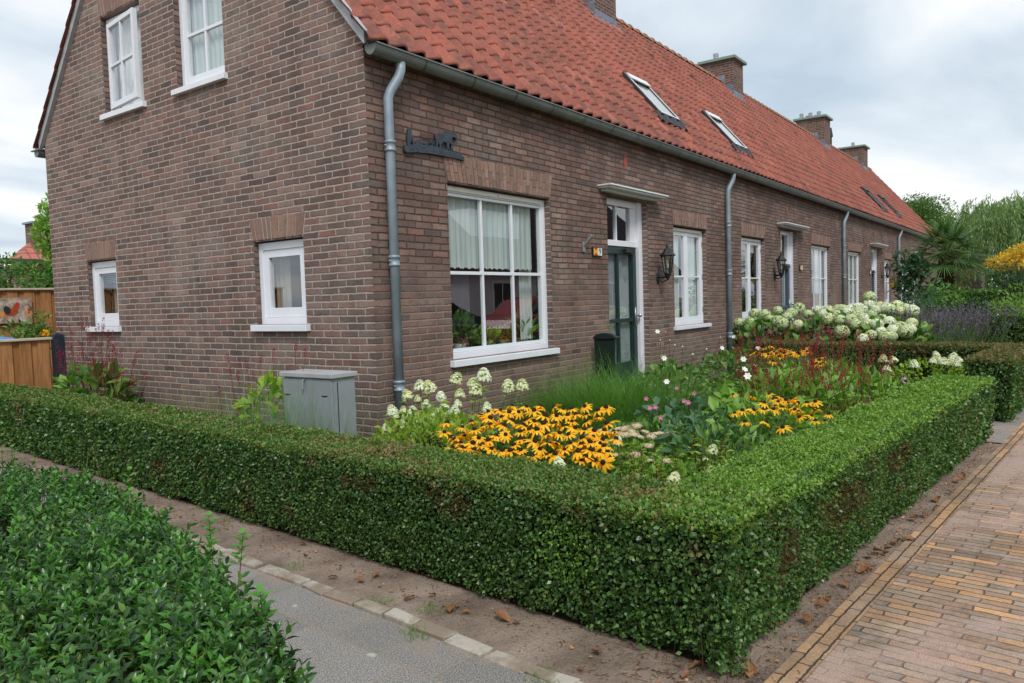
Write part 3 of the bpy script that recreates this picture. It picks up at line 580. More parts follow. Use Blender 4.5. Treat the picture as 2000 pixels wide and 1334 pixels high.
# ------------------------------------------------------------------ roof
def tileroof(name, x0, x1, front, du, rows, par):
    tw, td = .22, .177; per = du; us = []; nx = int(round((x1-x0)/tw))
    prof = [(0, .0), (.10, .004), (.2, .012), (.34, .030), (.48, .044), (.60, .046), (.72, .036), (.86, .012)] if per == 8 else [(0, 0), (.3, .02), (.52, .046), (.78, .02)]
    if per == 8: prof = [(0, .022), (.10, .005), (.22, .0), (.42, .004), (.58, .012), (.70, .028), (.81, .042), (.92, .038)]
    A = []
    for i in range(nx):
        for s_, h in prof: A.append((x0+(i+s_)*tw, h, i))
    A.append((x0+nx*tw, prof[0][1], nx-1)); n = len(A); V = []; Fc = []; nrm_ = np.array((-SL, 1))/math.hypot(SL, 1)
    rj = np.random.RandomState(3)
    jx = rj.uniform(-.002, .002, (rows, nx)); jz = rj.uniform(-.002, .0035, (rows, nx)); sag = lambda x_: .010*math.sin(x_*.8)+.004*math.sin(x_*2.1+1)
    for r in range(rows):
        y0 = -.115+td*r; y1 = y0+td*1.04; b = len(V)
        for lay in range(4):   # under-nose, nose lip, just above the lip, upper end
            for (xx, h, i) in A:
                h_ = h*1.28+(.022+jz[r, i] if lay < 3 else .002)+sag(xx)*.5; yy = y0 if lay < 2 else (y0+.018 if lay == 2 else y1)
                if lay == 0: h_ -= .026
                if lay == 1: h_ -= .006
                round_ = -.010*math.cos((xx-x0)/tw*2*math.pi) if lay < 2 else 0
                yy += jx[r, i] if lay < 3 else 0; yy += round_ if front else 0
                z = 3.62+SL*yy; yv, zv = yy+nrm_[0]*h_, z+nrm_[1]*h_
                V.append((xx, yv if front else WY-yv, zv))
        for lay in range(3):
            for i in range(n-1):
                a = b+lay*n+i; Fc.append((a, a+1, a+n+1, a+n))
    return npmesh(name, V, Fc, M['tile'], par, smooth=False)
rf = tileroof('roof', -.09, LX+.1, True, 8, 17, HS); 
br = tileroof('back_slope', -.09, LX+.1, False, 4, 17, rf)
m = MB(); m.quad((-.02, -.06, 3.50), (LX, -.06, 3.50), (LX, YR, 3.59+SL*YR-.03), (-.02, YR, 3.59+SL*YR-.03)); m.quad((-.02, WY+.06, 3.50), (LX, WY+.06, 3.50), (LX, YR, 3.588+SL*YR-.03), (-.02, YR, 3.588+SL*YR-.03)); m.build('underlay', M['dark'], rf)
m = MB(); xx = -.1; zr_ = 3.62+SL*YR+.01; i = 0
while xx < LX:
    l_ = .36; r0 = .105; pts = []
    for k, (ox, rr) in enumerate(((0, r0+.014), (.05, r0+.010), (.06, r0), (l_+.03, r0-.012))):
        for j in range(9): an = math.pi*j/8; pts.append((xx+ox, YR+rr*math.cos(an)*1.15, zr_-.03+rr*math.sin(an)))
    m.add(pts, [(a*9+j, a*9+j+1, (a+1)*9+j+1, (a+1)*9+j) for a in range(3) for j in range(8)]+[tuple(range(9))]); xx += l_; i += 1
m.build('ridge', M['ridge'], rf, smooth=False)
# zinc-grey verge boards on both gable slopes, and the far gable
for sgn, nm in ((1, 0), (-1, 1)):
    m = MB(); f = (lambda y: y) if sgn == 1 else (lambda y: WY-y)
    ya, yb = -.06, YR
    pr = [(ya, ZE+SL*ya-.005), (ya, ZE+SL*ya+.115), (yb, ZE+SL*yb+.125), (yb, ZE+SL*yb-.005)]
    m.prism(pr, lambda y, z: (-.045, f(y), z), lambda y, z: (.0, f(y), z)); m.build('verge_board', M['verge'], rf)
# gutter
m = MB(); n = 12; ng = 40; gy, gz, gr = -.125, 3.455, .066; V = []; Fc = []
prof = [(-gr-.012, .004), (-gr-.012, -.006)]+[(-gr*math.cos(math.pi*j/n), -gr*1.25*math.sin(math.pi*j/n)) for j in range(n+1)]+[(gr, .012)]
inner = [(x_*.93, y_*.93+.004) for x_, y_ in prof[::-1]]; pf = prof+inner; kx = [-.045, LX+.05]
for xx in kx:
    for a, b in pf: V.append((xx, gy+a, gz+b))
k = len(pf); Fc = [(i, (i+1) % k, k+(i+1) % k, k+i) for i in range(k)]
m.add(V, Fc); 
for xx in kx: m.add([(xx, gy+a, gz+b) for a, b in prof[2:-1]], [tuple(range(n+1))])
m.quad((-.075, gy-gr-.014, gz+.004), (-.043, gy-gr-.014, gz+.006), (-.043, gy+gr+.06, gz+.008), (-.075, gy+gr+.06, gz+.006))
gu = m.build('gutter', M['gutter'], HS)
for i in range(52):
    xx = .55+.665*i
    if xx > LX: break
    m = MB(); V = []
    for x_ in (xx-.007, xx+.007):
        for j in range(n+1): V.append((x_, gy-(gr+.004)*math.cos(math.pi*j/n), gz-(gr+.004)*1.25*math.sin(math.pi*j/n)))
    m.add(V, [(j, j+1, n+1+j+1, n+1+j) for j in range(n)]); m.build('bracket', M['gutter_dark'], gu)
m = MB(); m.tube([(-.05, WY+.13, 3.44), (LX, WY+.13, 3.44)], .06, 10); m.box(-.07, -.045, WY+.02, WY+.24, 3.46, 3.475); m.build('back_gutter', M['gutter'], HS)
m = MB(); m.quad((-.02, -.07, 3.50), (LX, -.07, 3.50), (LX, -.001, 3.46), (-.02, -.001, 3.46)); m.build('eaves_board', M['dark'], rf)
for xx, sw in ((float(aty(770, 500, -.065)[0]), .10), (float(aty(1424, 520, -.065)[0]), .10), (float(aty(1649, 520, -.065)[0]), .10), (float(aty(1756, 520, -.065)[0]), .12)):
    m = MB(); r0 = .041
    m.tube([(xx+sw, gy, gz-.07), (xx+sw, gy, gz-.13), (xx+sw*.85, gy+.01, gz-.19), (xx+sw*.2, -.075, gz-.31), (xx, -.065, gz-.37), (xx, -.065, -.05)], r0, 14)
    pp = m.build('downpipe', M['zinc'], HS, smooth=True)
    for zc in ((2.70, 1.75, .70) if xx < 1 else (2.55, 1.75, .70)):
        c_ = MB(); c_.lathe([(r0, -.055), (r0+.011, -.05), (r0+.011, -.038), (r0+.004, -.032), (r0+.004, .012), (r0+.012, .018), (r0+.012, .032), (r0, .038)], (xx, -.065, zc), 16); c_.box(xx-.062, xx+.062, -.07, -.058, zc-.012, zc-.002); c_.box(xx-.012, xx+.012, -.03, 0, zc-.02, zc); c_.build('collar', M['zinc'], pp, smooth=True)
# chimneys
for i, (x0, x1, y0, y1, zt, fl) in enumerate(((8.3, 9.15, 2.52, 3.28, 7.75, ((.3, .2), (.6, .5))), (15.65, 16.42, 2.52, 3.38, 7.60, ((.25, .62), (.45, .45))), (25.1, 25.95, 2.52, 3.52, 7.74, ((.2, .85), (.4, .7), (.3, .55), (.5, .42), (.3, .25), (.6, .15))), (31.9, 32.8, 2.55, 3.5, 7.66, ((.3, .5),)))):
    m = MB(); m.box(x0, x1, y0, y1, 6.2, zt); ch = m.build('chimney', M['brick_far'], HS)
    m = MB(); m.box(x0-.09, x1+.09, y0-.09, y1+.09, zt+.001, zt+.075); m.build('chimney_cap', plain('weathered cap', s2l(126, 148, 138), .8, .2, var=.1) if i == 0 else bpy.data.materials['weathered cap'], ch, bevel=.008)
    for k, (fx, fy) in enumerate(fl):
        r0 = .075 if k % 2 == 0 else .055; hh = .20 if k % 2 == 0 else .13; m = MB()
        pf_ = []; zz_ = 0
        for q in range(5): pf_ += [(r0, hh*q/5), (r0*1.0, hh*q/5+hh*.09), (r0*.82, hh*q/5+hh*.1), (r0*.82, hh*q/5+hh*.19)]
        m.lathe(pf_+[(r0, hh), (0, hh+.01)], (x0+fx*(x1-x0), y0+fy*(y1-y0), zt+.07), 14); m.build('flue_pipe', M['steel'], ch)
    # stepped lead on the side facing the street corner, apron below
    m = MB(); e_ = .006
    zy = lambda y: 3.62+SL*(y if y < YR else WY-y)+.05
    for ya, yb, h_ in ((y0-.005, y0+.22, .30), (y0+.22, y0+.44, .32)): m.quad((x0-e_, ya, zy(ya)-.1), (x0-e_, yb, zy(yb)-.1), (x0-e_, yb, zy(ya)+h_), (x0-e_, ya, zy(ya)+h_))
    m.quad((x0-.15, y0-.16, zy(y0-.16)+.02), (x1+.15, y0-.16, zy(y0-.16)+.02), (x1+.15, y0-e_, zy(y0)+.035), (x0-.15, y0-e_, zy(y0)+.035)); m.quad((x0-.0, y0-e_, zy(y0)+.03), (x1, y0-e_, zy(y0)+.03), (x1, y0-e_, zy(y0)+.15), (x0, y0-e_, zy(y0)+.15)); m.quad((x0-.15, y0-.16, zy(y0-.16)+.02), (x0-e_, y0-.16, zy(y0-.16)+.02), (x0-e_, YR, zy(YR)), (x0-.15, YR, zy(YR)))
    m.build('flashing', M['lead'], ch)
    m.v = []
# dark vent pipe between the last two chimneys, and one against the second
for (xx, yy, zb, hh, nm_) in ((27.8, 2.95, 7.0, .85, 0), (16.62, 3.0, 6.95, 1.0, 1)):
    m = MB(); m.lathe([(.13, 0), (.09, .1), (.06, .14), (.06, hh*.55), (.1, hh*.58), (.1, hh*.64), (.065, hh*.9), (.05, hh), (0, hh)], (xx, yy, zb), 12); m.build('vent_pipe', M['black'], HS)
# skylights lying on the tiles
def skylight(xc, y0, y1, w_=.74, dark=False):
    nv = np.array((-SL, 1))/math.hypot(SL, 1)
    def S(x_, y, h): return (x_, y+nv[0]*h, 3.62+SL*y+nv[1]*h)
    def sb(m, xa, xb, ya, yb, h0, h1, mi=0):
        v = [S(x_, y, h) for h in (h0, h1) for y in (ya, yb) for x_ in (xa, xb)]; return m.add(v, [(0, 2, 3, 1), (4, 5, 7, 6), (0, 1, 5, 4), (2, 6, 7, 3), (0, 4, 6, 2), (1, 3, 7, 5)], mi)
    a, b = xc-w_/2, xc+w_/2; m = MB()
    sb(m, a, a+.06, y0, y1, -.02, .105); sb(m, b-.06, b, y0, y1, -.02, .105); sb(m, a+.06, b-.06, y0, y0+.045, -.02, .105); sb(m, a+.06, b-.06, y1-.06, y1, -.02, .106)
    sk = m.build('skylight', M['flashing_black'], rf, bevel=.004)
    m = MB(); sb(m, a+.035, a+.058, y0+.03, y1-.05, .1065, .117); sb(m, b-.058, b-.035, y0+.03, y1-.05, .1065, .117); sb(m, a+.03, b-.03, y1-.11, y1-.03, .118, .136); sb(m, a+.05, b-.05, y0+.012, y0+.03, .1065, .115)
    m.build('trim', M['numwhite'] if not dark else M['gutter_dark'], sk)
    m = MB(); q = [S(a+.05, y0+.035, .097), S(b-.05, y0+.035, .097), S(b-.05, y1-.05, .097), S(a+.05, y1-.05, .097)]; m.add(q, [(0, 1, 2, 3)]); m.build('pane', M['glass'], sk)
    m = MB(); n_ = 14
    for i in range(n_):
        xa = a-.16+(w_+.32)*i/n_; xb = a-.16+(w_+.32)*(i+1)/n_; ha, hb = (.09+.018*math.sin(i*1.7), .09+.018*math.sin((i+1)*1.7))
        m.quad(S(xa, y0-.10+.01*math.sin(i*2.1), ha-.02), S(xb, y0-.10+.01*math.sin(i*2.1+2.1), hb-.02), S(xb, y0+.01, hb+.01), S(xa, y0+.01, ha+.01))
    m.build('flashing', M['flashing_black'], sk)
    m = MB(); q = [S(a+.05, y0+.03, .089), S(b-.05, y0+.03, .089), S(b-.05, y1-.04, .089), S(a+.05, y1-.04, .089)]; m.add(q, [(0, 1, 2, 3)]); m.build('blind', M['curtain_dim'], sk)
skylight(6.62, .36, .98); skylight(9.78, .36, .98); skylight(23.5, .34, .98, dark=True); skylight(26.2, .34, .98, dark=True)
for px, py in ((1072, 6), (1268, 112), (1347, 152), (1411, 186), (1511, 240), (1551, 262), (1643, 313)):
    d_ = ray(px, py); k = (3.65+SL*CAM[1]-CAM[2])/(d_[2]-SL*d_[1]); p_ = CAM+d_*k
    m = MB(); m.add([(p_[0]-.07, p_[1]-.09, p_[2]-.09), (p_[0]+.07, p_[1]-.09, p_[2]-.09), (p_[0]+.05, p_[1]-.09, p_[2]+.035), (p_[0]-.05, p_[1]-.09, p_[2]+.035), (p_[0], p_[1]+.08, p_[2]+.09)], [(0, 1, 2, 3), (0, 3, 4), (1, 4, 2), (3, 2, 4)]); m.build('vent_tile', M['tile'], rf)

# ------------------------------------------------------------------ foliage materials
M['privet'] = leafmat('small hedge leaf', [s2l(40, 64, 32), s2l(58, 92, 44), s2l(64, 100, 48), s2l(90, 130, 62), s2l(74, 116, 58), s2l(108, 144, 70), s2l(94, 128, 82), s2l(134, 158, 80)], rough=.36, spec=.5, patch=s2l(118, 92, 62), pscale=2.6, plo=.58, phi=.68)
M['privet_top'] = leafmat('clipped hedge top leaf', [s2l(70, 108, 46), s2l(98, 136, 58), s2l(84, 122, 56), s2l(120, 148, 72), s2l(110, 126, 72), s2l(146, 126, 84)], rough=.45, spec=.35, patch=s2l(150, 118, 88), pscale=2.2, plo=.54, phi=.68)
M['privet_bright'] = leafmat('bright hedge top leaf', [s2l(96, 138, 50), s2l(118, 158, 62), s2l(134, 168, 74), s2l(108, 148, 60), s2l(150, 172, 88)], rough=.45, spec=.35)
M['privet_brown'] = leafmat('browned hedge top leaf', [s2l(104, 104, 66), s2l(128, 122, 80), s2l(146, 116, 92), s2l(96, 112, 60), s2l(84, 98, 56)], rough=.6, spec=.2)
M['laurel'] = leafmat('broad hedge leaf', [s2l(40, 70, 36), s2l(44, 78, 38), s2l(50, 92, 42), s2l(72, 122, 52), s2l(60, 108, 48), s2l(96, 144, 62), s2l(76, 118, 66), s2l(116, 144, 66)], rough=.30, spec=.5, transl=.3)
M['laurel_young'] = leafmat('young hedge shoot leaf', [s2l(84, 142, 56), s2l(104, 160, 66), s2l(72, 130, 56)], rough=.36, spec=.45, transl=.35)
M['lime'] = leafmat('yellow green leaf', [s2l(112, 150, 52), s2l(142, 176, 66), s2l(128, 162, 50), s2l(168, 178, 70)], transl=.35)
M['mid'] = leafmat('mid green leaf', [s2l(60, 100, 46), s2l(88, 132, 58), s2l(72, 114, 54), s2l(116, 154, 72), s2l(130, 158, 76)])
M['bright'] = leafmat('bright green leaf', [s2l(98, 146, 54), s2l(132, 176, 70), s2l(112, 158, 66), s2l(150, 184, 84), s2l(86, 130, 54)], transl=.35)
M['darkleaf'] = leafmat('dark green leaf', [s2l(34, 66, 36), s2l(48, 84, 46), s2l(60, 96, 60)], rough=.35, spec=.5)
M['glauc'] = leafmat('blue green leaf', [s2l(70, 106, 76), s2l(90, 126, 92), s2l(58, 92, 62)], rough=.5)
M['grass'] = leafmat('grass blade', [s2l(66, 116, 44), s2l(94, 146, 58), s2l(78, 130, 50), s2l(134, 168, 84), s2l(84, 130, 60)], rough=.5, spec=.25, transl=.35)
M['bluegrass'] = leafmat('blue grass blade', [s2l(104, 140, 100), s2l(126, 160, 116), s2l(92, 126, 84)], rough=.5, transl=.3)
M['drygrass'] = leafmat('dry grass blade', [s2l(136, 136, 84), s2l(112, 130, 70), s2l(160, 148, 104)], rough=.6, transl=.3)
M['brownleaf'] = leafmat('browning leaf', [s2l(136, 100, 70), s2l(110, 84, 58), s2l(122, 118, 66), s2l(96, 108, 56)], rough=.6, spec=.2)
M['dead'] = leafmat('fallen brown leaf', [s2l(150, 104, 72), s2l(176, 130, 92), s2l(128, 88, 62), s2l(200, 160, 122)], rough=.55, spec=.3, transl=.12)
M['petal_y'] = leafmat('golden petal', [s2l(254, 182, 22), s2l(255, 198, 40), s2l(248, 168, 16), s2l(252, 206, 60)], rough=.5, spec=.2, transl=.3)
M['cone'] = plain('dark flower cone', s2l(46, 26, 20), .8, .2, var=.4, nscale=90)
M['floret'] = leafmat('cream floret', [s2l(236, 236, 206), s2l(246, 246, 232), s2l(228, 230, 180), s2l(214, 224, 158)], rough=.6, spec=.15, transl=.25)
M['floret_g'] = leafmat('green white floret', [s2l(204, 218, 158), s2l(222, 232, 190), s2l(238, 242, 220), s2l(178, 198, 124)], rough=.6, spec=.15, transl=.25)
M['floret_w'] = leafmat('white floret', [s2l(236, 240, 222), s2l(250, 250, 244), s2l(228, 236, 200)], rough=.6, spec=.15, transl=.25)
M['floret_y'] = leafmat('yellow cream floret', [s2l(228, 224, 150), s2l(240, 236, 176), s2l(216, 214, 132)], rough=.6, spec=.15, transl=.25)
M['sedum'] = leafmat('pink stonecrop floret', [s2l(224, 192, 178), s2l(236, 214, 196), s2l(206, 160, 150), s2l(226, 224, 178), s2l(190, 196, 140)], rough=.7, spec=.1, transl=.15)
M['spike'] = leafmat('crimson flower spike', [s2l(138, 30, 56), s2l(160, 38, 66), s2l(120, 28, 50)], rough=.6, spec=.2, transl=.15)
M['lav'] = leafmat('lavender flower', [s2l(118, 106, 128), s2l(136, 122, 150), s2l(104, 94, 112), s2l(96, 88, 96)], rough=.7, spec=.1, transl=.15)
M['lavstem'] = leafmat('lavender stem', [s2l(98, 126, 74), s2l(118, 142, 92), s2l(84, 110, 66)], rough=.6, transl=.2)
M['petal_w'] = leafmat('white petal', [s2l(248, 248, 246), s2l(238, 238, 240)], rough=.5, transl=.25)
M['petal_p'] = leafmat('pink petal', [s2l(196, 104, 150), s2l(210, 130, 168)], rough=.5, transl=.25)
M['petal_v'] = leafmat('violet petal', [s2l(128, 84, 190), s2l(146, 104, 206)], rough=.5, transl=.25)
M['willow'] = leafmat('willow leaf', [s2l(112, 142, 88), s2l(138, 166, 108), s2l(96, 126, 74), s2l(154, 178, 120)], rough=.6, transl=.3)
M['treeleaf'] = leafmat('tree leaf', [s2l(62, 100, 44), s2l(84, 124, 54), s2l(74, 112, 52), s2l(104, 142, 66)], rough=.55, transl=.3)
M['palmleaf'] = leafmat('palm leaf', [s2l(64, 98, 54), s2l(86, 122, 66), s2l(112, 146, 84), s2l(76, 110, 64)], rough=.4, spec=.4, transl=.2)
M['gold'] = leafmat('golden foliage', [s2l(220, 178, 50), s2l(236, 196, 66), s2l(204, 166, 54), s2l(226, 208, 96)], rough=.55, transl=.3)

# ------------------------------------------------------------------ clipped hedges
def face_pts(n, o, e1, e2, nv):
    a = rng.rand(n, 1); b = rng.rand(n, 1); return np.asarray(o)+a*np.asarray(e1)+b*np.asarray(e2), np.tile(nv, (n, 1)).astype(float)
def hedge_arm(s0, s1, t0, t1, H, dens, faces='fbtlr', taper=.07, lsz=.016, low=0.02, round_=.05):
    """leaf points of a clipped hedge arm in street axes. f: low t, b: high t, l: low s, r: high s, t: top"""
    g = lambda s, t: np.array((s*GA[0]+t*GB[0], s*GA[1]+t*GB[1], 0.)); O = np.array((H0[0], H0[1], 0.)); Z = np.array((0, 0, 1.)); out = {}
    A, B = g(1, 0), g(0, 1)
    for f in faces:
        d = dens.get(f, dens['*'])
        if f == 't': n = int(d*(s1-s0)*(t1-t0)); P, Nn = face_pts(n, O+g(s0, t0)+Z*H, A*(s1-s0), B*(t1-t0), Z)
        if f == 'f': n = int(d*(s1-s0)*H); P, Nn = face_pts(n, O+g(s0, t0)+Z*low, A*(s1-s0), Z*(H-low), -B)
        if f == 'b': n = int(d*(s1-s0)*H); P, Nn = face_pts(n, O+g(s0, t1)+Z*low, A*(s1-s0), Z*(H-low), B)
        if f == 'l': n = int(d*(t1-t0)*H); P, Nn = face_pts(n, O+g(s0, t0)+Z*low, B*(t1-t0), Z*(H-low), -A)
        if f == 'r': n = int(d*(t1-t0)*H); P, Nn = face_pts(n, O+g(s1, t0)+Z*low, B*(t1-t0), Z*(H-low), A)
        hz = P[:, 2:3]/H
        if f != 't': P = P-Nn*taper*(1-hz)**1.3-Nn*round_*np.clip((hz-.88)/.12, 0, 1)**2
        else: P = P+Z*(-.012*np.clip(rng.rand(n, 1), 0, 1))
        dep = rng.rand(n, 1)**1.6*.055
        P = P-Nn*dep+Nn*(lump(P, 2.6, .018)[:, None]+lump(P, 8., .013)[:, None])
        if f != 't': k_ = P[:, 2] > .02+.055*np.clip(lump(P*(1, 1, 0), 5., 1.), 0, 1); P, Nn = P[k_], Nn[k_]; k_ = (lump(P, 6.3, 1.) < .93) | (rng.rand(len(P)) < .35); P, Nn = P[k_], Nn[k_]
        if f == 't': P[:, 2] += lump(P, 1.3, .008)
        out[f] = (P, Nn)
    return out
def leaves_from(P, Nn, sz, asp=.62, up=.25, out=.45, tpl=QUAD, jit=.3):
    D = nrm(Nn*out+rdir(len(P))*.8+np.array((0, 0, up))); return cloud(P, D, sz*(1-jit+2*jit*rng.rand(len(P))), asp, tpl, Nn=Nn*1.1, roll=1.)
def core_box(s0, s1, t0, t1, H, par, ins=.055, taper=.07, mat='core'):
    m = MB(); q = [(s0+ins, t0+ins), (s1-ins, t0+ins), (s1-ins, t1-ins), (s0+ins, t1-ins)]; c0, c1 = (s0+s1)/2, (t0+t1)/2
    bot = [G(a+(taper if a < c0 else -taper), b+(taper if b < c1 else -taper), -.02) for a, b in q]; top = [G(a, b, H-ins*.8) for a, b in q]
    m.add(bot+top, [(0, 3, 2, 1), (4, 5, 6, 7), (0, 1, 5, 4), (1, 2, 6, 5), (2, 3, 7, 6), (3, 0, 4, 7)]); return m.build('dark_core', M[mat], par)  # solid dark box inside the leaves, blocks the view through; no branches modelled
HH = .575; LT = 10.5; RS = 5.36
def twigs_at(P, D, ln, r, mat, par, name='twig'):
    V, Fc = strands(P, P+nrm(D)*ln, .1, r, r*.5, 3); return npmesh(name, V, Fc, mat, par)
def strands(P0, P1, bend, r0, r1, k=4, sides=3):
    """thin stems from P0 to P1, sagging or swaying by bend"""
    n = len(P0); P0 = np.asarray(P0, float); P1 = np.asarray(P1, float); tt = np.linspace(0, 1, k+1); d = nrm(P1-P0); a = nrm(np.cross(d, np.array((.3, .9, .1)))); b = np.cross(d, a)
    bd = rdir(n)*np.linalg.norm(P1-P0, axis=1, keepdims=True)*bend if np.isscalar(bend) else np.asarray(bend)
    V = []
    for q in tt:
        c = P0+(P1-P0)*q+bd*math.sin(math.pi*q)
        r = np.broadcast_to(np.asarray(r0+(r1-r0)*q, float), (n,))[:, None]
        for j in range(sides): an = 2*math.pi*j/sides; V.append(c+(a*math.cos(an)+b*math.sin(an))*r)
    V = np.stack(V, 1); m_ = V.shape[1]; F1 = []
    for i in range(k):
        for j in range(sides): F1.append((i*sides+j, i*sides+(j+1) % sides, (i+1)*sides+(j+1) % sides, (i+1)*sides+j))
    Fc = (np.array(F1)[None]+(np.arange(n)*m_)[:, None, None]).reshape(-1, 4)
    return V.reshape(-1, 3), Fc
def blades(P0, D, ln, droop, wd, k=5):
    """grass blades: strips growing along D and bowing down"""
    n = len(P0); D = nrm(D); ln = np.broadcast_to(np.asarray(ln, float), (n,))[:, None]; droop = np.broadcast_to(np.asarray(droop, float), (n,))[:, None]
    H_ = D.copy(); H_[:, 2] = 0; H_ = nrm(H_+1e-5); W = np.cross(H_, (0, 0, 1.)); tw = rng.normal(size=(n, 1))*.6; W = nrm(W*np.cos(tw)+np.array((0, 0, 1.))*np.sin(tw)*.3+H_*np.sin(tw)); V = []
    for i in range(k+1):
        q = i/k; c = P0+D*ln*q+(H_*.55-np.array((0, 0, 1.)))*ln*droop*q*q
        w = np.broadcast_to(np.asarray(wd, float), (n,))[:, None]*(1-.92*q**1.5)*.5
        V += [c-W*w, c+W*w]
    V = np.stack(V, 1); F1 = [(2*i, 2*i+1, 2*i+3, 2*i+2) for i in range(k)]
    Fc = (np.array(F1)[None]+(np.arange(n)*(2*k+2))[:, None, None]).reshape(-1, 4)
    return V.reshape(-1, 3), Fc

hd = thing('clipped_hedge', 'long low clipped hedge turning the corner around the flower bed', 'hedge', G(0, 0, 0)); hd.location = (0, 0, 0)
lf = hedge_arm(0, .47, 0, LT, HH, {'*': 17000, 'r': 5000, 't': 21000}, 'lrt'); rt = hedge_arm(0, RS, 0, .47, HH, {'*': 19000, 'b': 5000, 't': 22000, 'r': 12000}, 'fbrt')
def keepfar(P, Nn, far=2.2):   # farther leaves may be fewer: thin them where they would be under a pixel
    d = np.linalg.norm(P[:, :2]-CAM[:2], axis=1); k = rng.rand(len(P)) < np.clip(4.2/np.maximum(d, 1), .28, 1); return P[k], Nn[k], d[k]
sides_, tops_, brights = [], [], []; pat = dict(yel=[], brn=[])
for src in (lf, rt):
    for f, (P, Nn) in src.items():
        P, Nn, d = keepfar(P, Nn); sz = .0165*np.clip(d/4.2, 1, 2.0)*np.clip(1.35-.2*(d-2.4), 1, 1.35)
        D = nrm(Nn*.45+rdir(len(P))*.8+np.array((0, 0, .25)));
        if f == 't': D = nrm(Nn*.5+rdir(len(P))); sz = sz*.92
        if f != 't':   # a yellowing patch near the corner, thin browned patches on the path side
            for c_, r_, mt_, pr_, keep_ in (((-1.86, -2.92, .34), (.16, .16, .2), 'yel', .65, .8), ((-.62, -3.79, .36), (.34, .1, .11), 'brn', .75, .28), ((.35, -3.86, .40), (.26, .1, .09), 'brn', .75, .35), ((-1.3, -3.73, .30), (.12, .1, .12), 'brn', .6, .6), ((-1.83, -1.6, .45), (.25, .2, .06), 'brn', .5, .6)):
                dd_ = np.linalg.norm((P-np.array(c_))/np.array(r_), axis=1)*(1+.35*lump(P, 9., 1.)); in_ = dd_ < 1; hit = in_ & (rng.rand(len(P)) < pr_); pat[mt_].append((P[hit & (rng.rand(len(P)) < keep_)], )); kp = ~hit; P, Nn, D, sz = P[kp], Nn[kp], D[kp], sz[kp]
        v = cloud(P, D, sz*(.7+.6*rng.rand(len(P))), .64, QUAD, Nn=Nn*1.1)
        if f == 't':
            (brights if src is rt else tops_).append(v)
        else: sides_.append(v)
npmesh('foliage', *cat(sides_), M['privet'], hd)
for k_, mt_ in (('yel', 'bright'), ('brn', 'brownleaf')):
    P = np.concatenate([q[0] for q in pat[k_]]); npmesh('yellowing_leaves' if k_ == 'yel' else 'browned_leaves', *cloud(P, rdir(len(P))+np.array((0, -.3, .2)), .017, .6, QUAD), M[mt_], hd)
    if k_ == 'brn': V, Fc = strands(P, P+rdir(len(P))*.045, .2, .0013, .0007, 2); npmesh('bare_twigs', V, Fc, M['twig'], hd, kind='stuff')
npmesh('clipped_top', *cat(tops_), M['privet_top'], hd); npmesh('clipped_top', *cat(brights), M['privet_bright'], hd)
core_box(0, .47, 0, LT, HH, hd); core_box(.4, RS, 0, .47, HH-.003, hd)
P = np.concatenate([lf['l'][0][::60], rt['f'][0][::45]]); Nv = np.concatenate([lf['l'][1][::60], rt['f'][1][::45]]); V, Fc = strands(P-Nv*.03, P+rdir(len(P))*.05+Nv*.006, .15, .0014, .0008, 2); npmesh('twigs', V, Fc, M['twig'], hd, kind='stuff')
k = 150; tt_ = rng.uniform(.05, 9, k); P = np.array([G(.10+.05*rng.rand(), q, 0) for q in tt_]+[G(q, .10+.05*rng.rand(), 0) for q in rng.uniform(.05, RS, 110)]); P1 = P+np.array((0, 0, .2))+rng.normal(size=P.shape)*(.04, .04, .03); V, Fc = strands(P, P1, .06, .0032, .002, 3); npmesh('stems', V, Fc, M['twig'], hd, kind='stuff')
# dry, leafless patch with twigs on the street side
P = rt['f'][0]; k = (lump(P, 2.6, 1.) > .62); P = P[k][::6]; V, Fc = strands(P, P+rdir(len(P))*.04, .2, .0013, .0007, 2); npmesh('twigs', V, Fc, M['stem_red'], hd, kind='stuff')
h2 = thing('clipped_hedge', 'browned clipped hedge past the gap, running across to the house wall', 'hedge')
H2 = .64; a2 = hedge_arm(6.45, 9.1, -.02, .42, H2, {'*': 7000, 't': 9000}, 'flbt'); b2 = hedge_arm(8.65, 9.1, .4, 3.62, H2-.01, {'*': 6000, 't': 8000}, 'lrt')
p1, p2 = [], []
for src in (a2, b2):
    for f, (P, Nn) in src.items(): (p2 if f == 't' else p1).append(leaves_from(P, Nn, .030))
npmesh('foliage', *cat(p1), M['privet'], h2); npmesh('clipped_top', *cat(p2), M['privet_brown'], h2); core_box(6.45, 9.1, -.02, .42, H2, h2); core_box(8.65, 9.1, .38, 3.62, H2-.012, h2)
